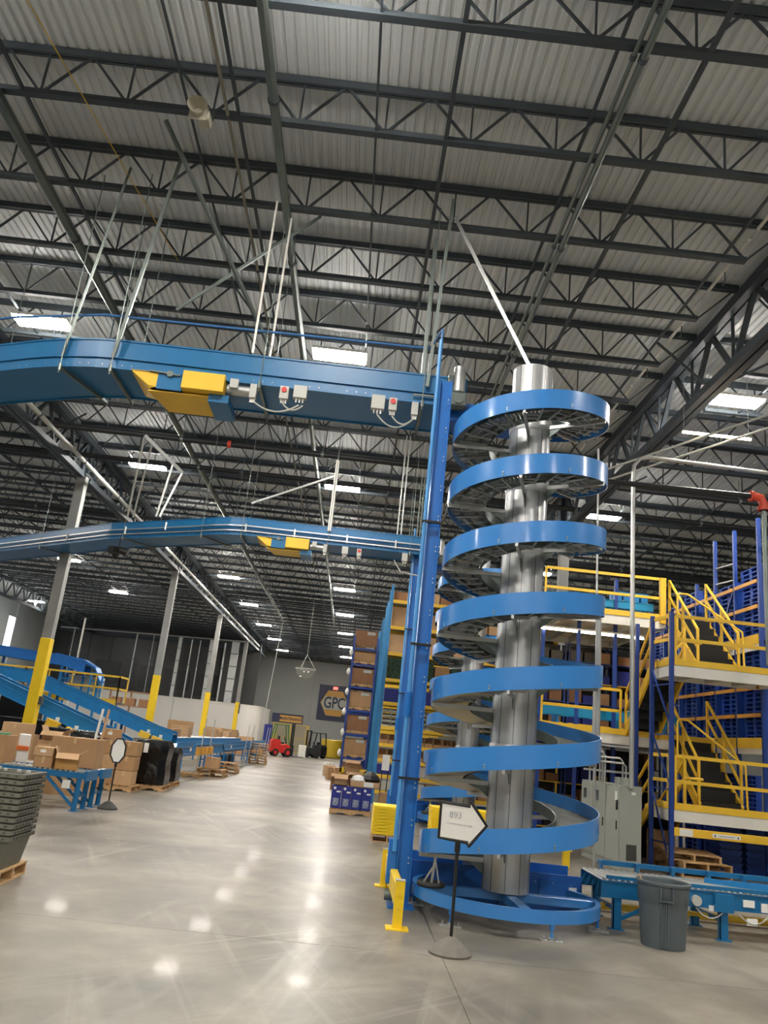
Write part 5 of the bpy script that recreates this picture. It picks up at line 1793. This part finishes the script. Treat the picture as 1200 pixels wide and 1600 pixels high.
carton(-8.6, 19.4, 0, 1.3, 1.0, .6, 'brown carton on the floor under the left end of the roller tables', m_=CARD3)
carton(-7.0, 20.2, .65, .6, .5, .45, 'carton stacked behind the big carton, lower one', m_=CARD2)
carton(-7.0, 20.2, 1.11, .5, .45, .2, 'carton stacked behind the big carton, upper one with flaps', m_=CARD, open_=True)
carton(-8.4, 21.2, 0, 1.0, .9, 1.15, 'very tall carton behind the left roller tables', m_=CARD)
# pallet of cartons in columns
pallet(-5.85, 22.0, 0, 0, 'wooden pallet under the column of cartons behind the octagonal sign').scale = (.9, 1, 1)
for lv in range(3):
    for c in range(2):
        carton(-6.08 + c * .47, 21.9 + .05 * lv, .14 + lv * .36, .45, .6, .35, '%s carton in the %s layer behind the octagonal sign' % (('left', 'right')[c], ('bottom', 'middle', 'top')[lv]), m_=[CARD, CARD2, CARD][(lv + c) % 3], group='cartons on the pallet behind the octagonal sign', rz=.03 * c)
carton(-6.15, 21.95, 1.23, .4, .4, .25, 'single small carton on top of the column behind the octagonal sign', m_=CARD, label=True)
for x, m_, lb in ((-6.35, WHITE, 'white'), (-6.2, CARD2, 'wooden')):
    b = M().bar((x, 20.9, 0), (x + .12, 21.0, 1.95), .05).build('upright_stick', m_)
    tag(b, 'thin %s upright stick behind the roller tables, left of the octagonal sign' % lb, 'stick')


# black wrapped loads
def wrapped(lab, x, y, sx, sy, h, pl=True):
    if pl:
        pallet(x, y, 0, 0, 'wooden pallet under the ' + lab).scale = (sx / 1.15, sy / .95, 1)
    t = thing('wrapped_load', lab, 'pallet load', (x, y, .14))
    import bmesh
    b = M()
    n = 10
    rows_ = []
    for k in range(n + 1):
        s = k / n
        f = 1 + .03 * math.sin(s * 9) - (.12 * max(0, s - .85) / .15)
        ring = []
        for q in range(16):
            a = q / 16 * 2 * PI + PI / 16
            c_, s_ = math.cos(a), math.sin(a)
            e = max(abs(c_), abs(s_))
            jj = 1 + random.uniform(-.015, .015)
            ring.append((x + c_ / e * sx / 2 * f * jj, y + s_ / e * sy / 2 * f * jj, .14 + s * h))
        rows_ += ring
    fs = [(k * 16 + q, k * 16 + (q + 1) % 16, k * 16 + 16 + (q + 1) % 16, k * 16 + 16 + q) for k in range(n) for q in range(16)]
    b.add(rows_, fs + [tuple(range(15, -1, -1)), tuple(range(n * 16, n * 16 + 16))])
    b.build('stretch_wrap', WRAP, t, smooth=True)
    M().box(x - .1, x + .02, y - sy / 2 - .03, y - sy / 2 - .02, h - .2, h + .05).build('paper_label', PAPER, t)
    return t


wrapped('black stretch-wrapped pallet load beside the aisle behind the octagonal sign', -5.35, 23.2, 1.05, 1.0, 1.15)
wrapped('second black stretch-wrapped load just behind the first one', -5.35, 25.0, .9, .9, .95)
wrapped('low black wrapped load on the floor behind the big cartons', -7.4, 22.9, 1.6, 1.0, 1.2)
M().box(-5.7, -5.58, 22.62, 22.64, .95, 1.0).build('green_sticker', mat('green_sticker', '#9fd34a', .5, var=0))
bpy.data.objects['green_sticker'].parent = bpy.data.objects['wrapped_load']
bpy.data.objects['green_sticker'].location = (5.35, -23.2, -.14)

# ================================================================== LONG CONVEYOR LINE BESIDE THE AISLE
lc = roller_conveyor('long low blue conveyor running away beside the left of the aisle', 26.5, 55.0, -6.25, -5.35, 1.05, .3, FBLUE, GALV, .16, (27.0, 27.8, 36.2, 37.2, 46, 50.4, 51.6), axis='y')
M().box(-5.36, -5.32, 26.5, 55, 1.05, 1.22).build('side_guard', FBLUE, lc)
M().tube([(-5.32, 27, .8), (-5.32, 29, .82), (-5.32, 29.6, 1.12), (-5.32, 36, 1.12), (-5.32, 36.6, .85), (-5.32, 55, .85)], .035, 6).build('tube_rail', FBLUE, lc)
lc2 = roller_conveyor('second long blue conveyor line behind the first, nearer the columns', 34.5, 55.0, -8.0, -7.0, 1.2, .35, FBLUE, GALV, .3, (36, 44, 52), axis='y')
for k, y in enumerate((28.6, 33, 38.5, 44, 52)):
    M().box(-5.33, -5.31, y, y + .3, .9, 1.02).build('white_label', PAPER, lc)
for k, (y, z, s, w_) in enumerate(((35, 1.2, .45, CARD3), (36, 1.2, .5, CARD), (37.5, 1.2, .8, CARD2), (45.5, 1.2, .7, CARD2), (48, 1.2, .5, CARD), (51, 1.2, .6, CARD2), (53.5, 1.2, .8, CARD))):
    carton(-7.5, y, z + .01, s, s, s * .6, '%s carton riding on the rear long conveyor, counted from the near end' % ORD[k], m_=w_, group='cartons on the rear long conveyor')
for k, (x, y) in enumerate(((-5.1, 30.5), (-5.1, 32.4), (-5.0, 43.0), (-5.0, 45.2), (-5.0, 53.0), (-5.0, 54.6))):
    b = M().cyl((x - .25, y, 0), (x - .12, y, 2.05), .022, 6).build('guard_stake', LGREY)
    tag(b, '%s slim pale stake standing along the long conveyor, from the near end' % ORD[k], 'stake', 'stakes along the conveyor')
for k in range(3):
    pallet(-4.9 - .02 * k, 35.0, .14 * k, PI / 2 + .03 * k, '%s wooden pallet of the low stack beside the long conveyor' % ('bottom', 'middle', 'top')[k])
for k in range(8):
    pallet(-4.95 - .02 * (k % 3), 47.5, .14 * k, PI / 2 + .02 * k, '%s pallet from below in the tall stack beside the long conveyor' % ORD[k])
pallet(-4.9, 31.6, 0, PI / 2, 'lower wooden pallet by the first long conveyor legs')
pallet(-4.95, 31.6, .14, PI / 2 + .04, 'upper wooden pallet by the first long conveyor legs')
pallet(-5.6, 30.0, 0, 0, 'wooden pallet pushed under the long conveyor')
carton(-4.95, 31.6, .285, .5, .6, .4, 'pale carton on the pallets by the first long conveyor legs', m_=CARD2)
for k in range(4):
    b = M().box(-5.15, -5.0, 28.8 + k * .8, 29.2 + k * .8, .8, 1.05).build('yellow_box', mat('orange_beam_paint', ''), lc)
for k in range(5):
    b = M().box(-6.0, -5.7, 38 + k * 1.2, 38.5 + k * 1.2, 0, .55).build('floor_drum', [CBLUE, BLACK][k % 2], None, bev=.04)
    tag(b, '%s dark drum-like bin under the long conveyor, from the near end' % ORD[k], 'bin', 'bins under the long conveyor')
for k, (x, y, s, h) in enumerate(((-9.3, 58, 1.2, 1.7), (-8.0, 57, 1.0, 1.5), (-7.2, 59, 1.1, 1.3), (-12.5, 62, 1.6, 1.9))):
    carton(x, y, 0, s, s, h, '%s tall pale carton beyond the end of the long conveyors' % ORD[k], m_=[CARD2, CARD][k % 2], group='tall cartons beyond the conveyors')


# ================================================================== INCLINED CONVEYORS AND CATWALK
def incline(lab, pts, wd, ht, legs, mt=FBLUE):
    t = thing('inclined_conveyor', lab, 'conveyor', pts[0], 'inclined conveyors')
    for s_, nm in ((0, 'side_panel'), (-wd, 'side_panel')):
        M().ribbon(pts, s_ - .03, s_, -ht, 0).ribbon(pts, s_ - .05, s_ + .03, -.03, .0).ribbon(pts, s_ - .05, s_ + .03, -ht, -ht + .03).ribbon(pts, s_ - .04, s_ + .012, -ht * .42, -ht * .38).build(nm, mt, t)
    M().ribbon(pts, -wd, -.03, -.12, -.1).build('belt', RUB, t)
    for x, y, z in legs:
        for dy in (0, wd):
            M().box(x - .05, x + .05, y + dy - .03, y + dy + .03, 0.01, z - ht + .02).build('leg', mt, t)
    return t


# travel is from right to left so the first side faces the camera
incline('wide blue inclined conveyor behind the nearest yellow column, lower of two', [(-7.2, 27.4, 1.12), (-7.9, 27.4, 1.4), (-12.5, 27.4, 2.9), (-19, 27.4, 5.0)], .9, .5, [(-8.2, 27.4, 1.45), (-12, 27.4, 2.75), (-16, 27.4, 4.0)])
incline('wide blue inclined conveyor behind the nearest yellow column, upper of two', [(-6.9, 33, 1.42), (-7.7, 33, 1.6), (-12.9, 33, 3.2), (-15, 33, 3.3), (-24, 33, 3.3)], .9, .5, [(-9.2, 33, 2.0), (-12, 33, 2.9), (-16, 33, 3.3), (-20, 33, 3.3)])
incline('short blue inclined conveyor at the far left edge, lowest one', [(-9.5, 24.6, .65), (-12.5, 24.6, 1.6), (-15, 24.6, 2.6)], .8, .4, [(-10, 24.6, .8), (-13, 24.6, 1.8)])
incline('high blue level conveyor at the far left above the catwalk', [(-12.0, 36.5, 3.9), (-13.0, 36.5, 4.15), (-24, 36.5, 4.7)], .9, .45, [(-13, 36.5, 4.1), (-16, 36.5, 4.3), (-20, 36.5, 4.5)], PBLUE)
for k, (x, y, z) in enumerate(((-9.55, 27.1, 1.35), (-8.9, 27.1, 1.15), (-7.9, 32.6, 1.2), (-7.4, 32.6, 1.05))):
    t = thing('motor_guard', '%s small yellow motor guard under the inclined conveyors, from the left' % ORD[k], 'guard', (x, y, z), 'yellow motor guards')
    M().cbox((x, y, z), (.42, .25, .22), 0, 0, .3).build('guard_shell', YEL, t, bev=.01)
    M().cyl((x + .2, y, z - .1), (x + .42, y, z - .2), .09, 10).build('motor', BLACK, t)
    M().box(x - .02, x + .02, y - .02, y + .02, 0, z).build('stand', CBLUE, t)
    M().box(x + .1, x + .22, y - .16, y - .13, z + .1, z + .22).build('paper_label', PAPER, t)
# goods heaped in the dark under the inclines
for k, (x, y, sx, h, m_) in enumerate(((-11.2, 28.9, 1.6, 1.4, SHEETD), (-13.5, 29, 2.0, 1.9, SHEETD), (-10.4, 31, 1.2, 1.3, CARD3), (-8.7, 31, 1.0, 1.1, CARD3), (-9.6, 29.8, 1.4, 1.6, SHEETD), (-12.2, 31, 1.3, 2.1, SHEETD), (-15.6, 30, 2.0, 2.2, SHEETD))):
    b = M().box(x - sx / 2, x + sx / 2, y - .5, y + .5, 0, h).build('machine_housing', m_, None, bev=.03)
    tag(b, '%s dark housing standing between the inclined conveyors, from the right' % ORD[[4, 6, 1, 0, 2, 3, 5].index(k) if k in (0, 1, 2, 3, 4, 5, 6) else 0], 'machine', 'dark housings among the inclined conveyors')
# catwalk
t = thing('catwalk', 'raised walkway deck with yellow edge behind the inclined conveyors', 'walkway', (-12, 35, 2.3))
M().box(-24, -9.9, 34.9, 36.2, 2.28, 2.34).build('deck_plate', GSTEEL, t)
M().box(-24, -9.9, 34.85, 34.9, 2.2, 2.45).build('toe_board', YEL, t)
for x in (-10.2, -13.5, -17, -21):
    M().box(x - .05, x + .05, 35.9, 36.0, 0, 2.28).build('leg', FBLUE, t)
railing('yellow railing along the raised walkway at the far left', [(-24, 34.9), (-13.9, 34.9), (-9.9, 34.9)], 2.34, h=1.05, post=1.0, w_=.05)
railing('yellow railing closing the right end of the raised walkway', [(-9.9, 34.9), (-9.9, 36.2)], 2.34, h=1.05, post=1.2, w_=.05)
t = thing('conveyor_hood', 'blue curved hood over the conveyor beside the walkway', 'machine', (-12.4, 37.8, 2.5))
M().ribbon([(-11.4, 37.8, 3.2), (-11.7, 37.8, 3.75), (-12.3, 37.8, 4.05), (-13.6, 37.8, 4.2)], 0, .8, -.05, .05).build('hood_shell', PBLUE, t)
M().box(-13.4, -11.6, 37.9, 38.5, 2.4, 3.4).build('cabinet_part', LGREY, t, bev=.03)
for x in (-11.7, -12.4, -13.3):
    M().box(x - .04, x + .04, 37.75, 37.85, 0, 3.6).build('leg', FBLUE, t)
for k in range(4):
    t = thing('blue_frame_tower', '%s slim blue steel frame by the walkway at the left, from the right' % ORD[k], 'frame tower', (-12 - k * 1.1, 36.6, 0), 'blue frames by the walkway')
    for dx in (0, .5):
        M().box(-11.4 - k * 1.3 + dx, -11.33 - k * 1.3 + dx, 35.6, 35.67, 2.34, 3.5).build('post', FBLUE, t)
    for z in (2.7, 3.1, 3.45):
        M().box(-11.4 - k * 1.3, -10.83 - k * 1.3, 35.61, 35.66, z, z + .05).build('rung', FBLUE, t)
t = thing('dark_mezzanine_box', 'brown wooden crate by the walkway at the far left edge', 'crate', (-15, 35.6, 2.34))
M().box(-16, -14.1, 35.3, 36.1, 2.34, 3.1).build('crate_body', WOOD, t, bev=.01)
M().box(-16.02, -14.08, 35.28, 36.12, 2.6, 2.66).build('crate_band', CARD3, t)
# stands and boxes before the partition
t = thing('shelf_unit', 'open brown shelving against the white partition behind the upper inclined conveyor', 'shelf', (-15, 60, 0))
for x in (-17.5, -16, -14.5):
    M().box(x - .05, x + .05, 59.9, 60.0, 0, 3.6).build('post', CARD3, t)
M().box(-17.5, -14.5, 59.8, 60.4, 2.5, 2.58).box(-17.5, -14.5, 59.8, 60.4, 3.5, 3.58).build('shelf', CARD3, t)
for k in range(3):
    carton(-17 + k * 1.0, 60.1, 2.59, .7, .5, .5, '%s dark carton on the brown shelving before the white partition' % ORD[k], m_=CARD3, group='cartons before the partition')
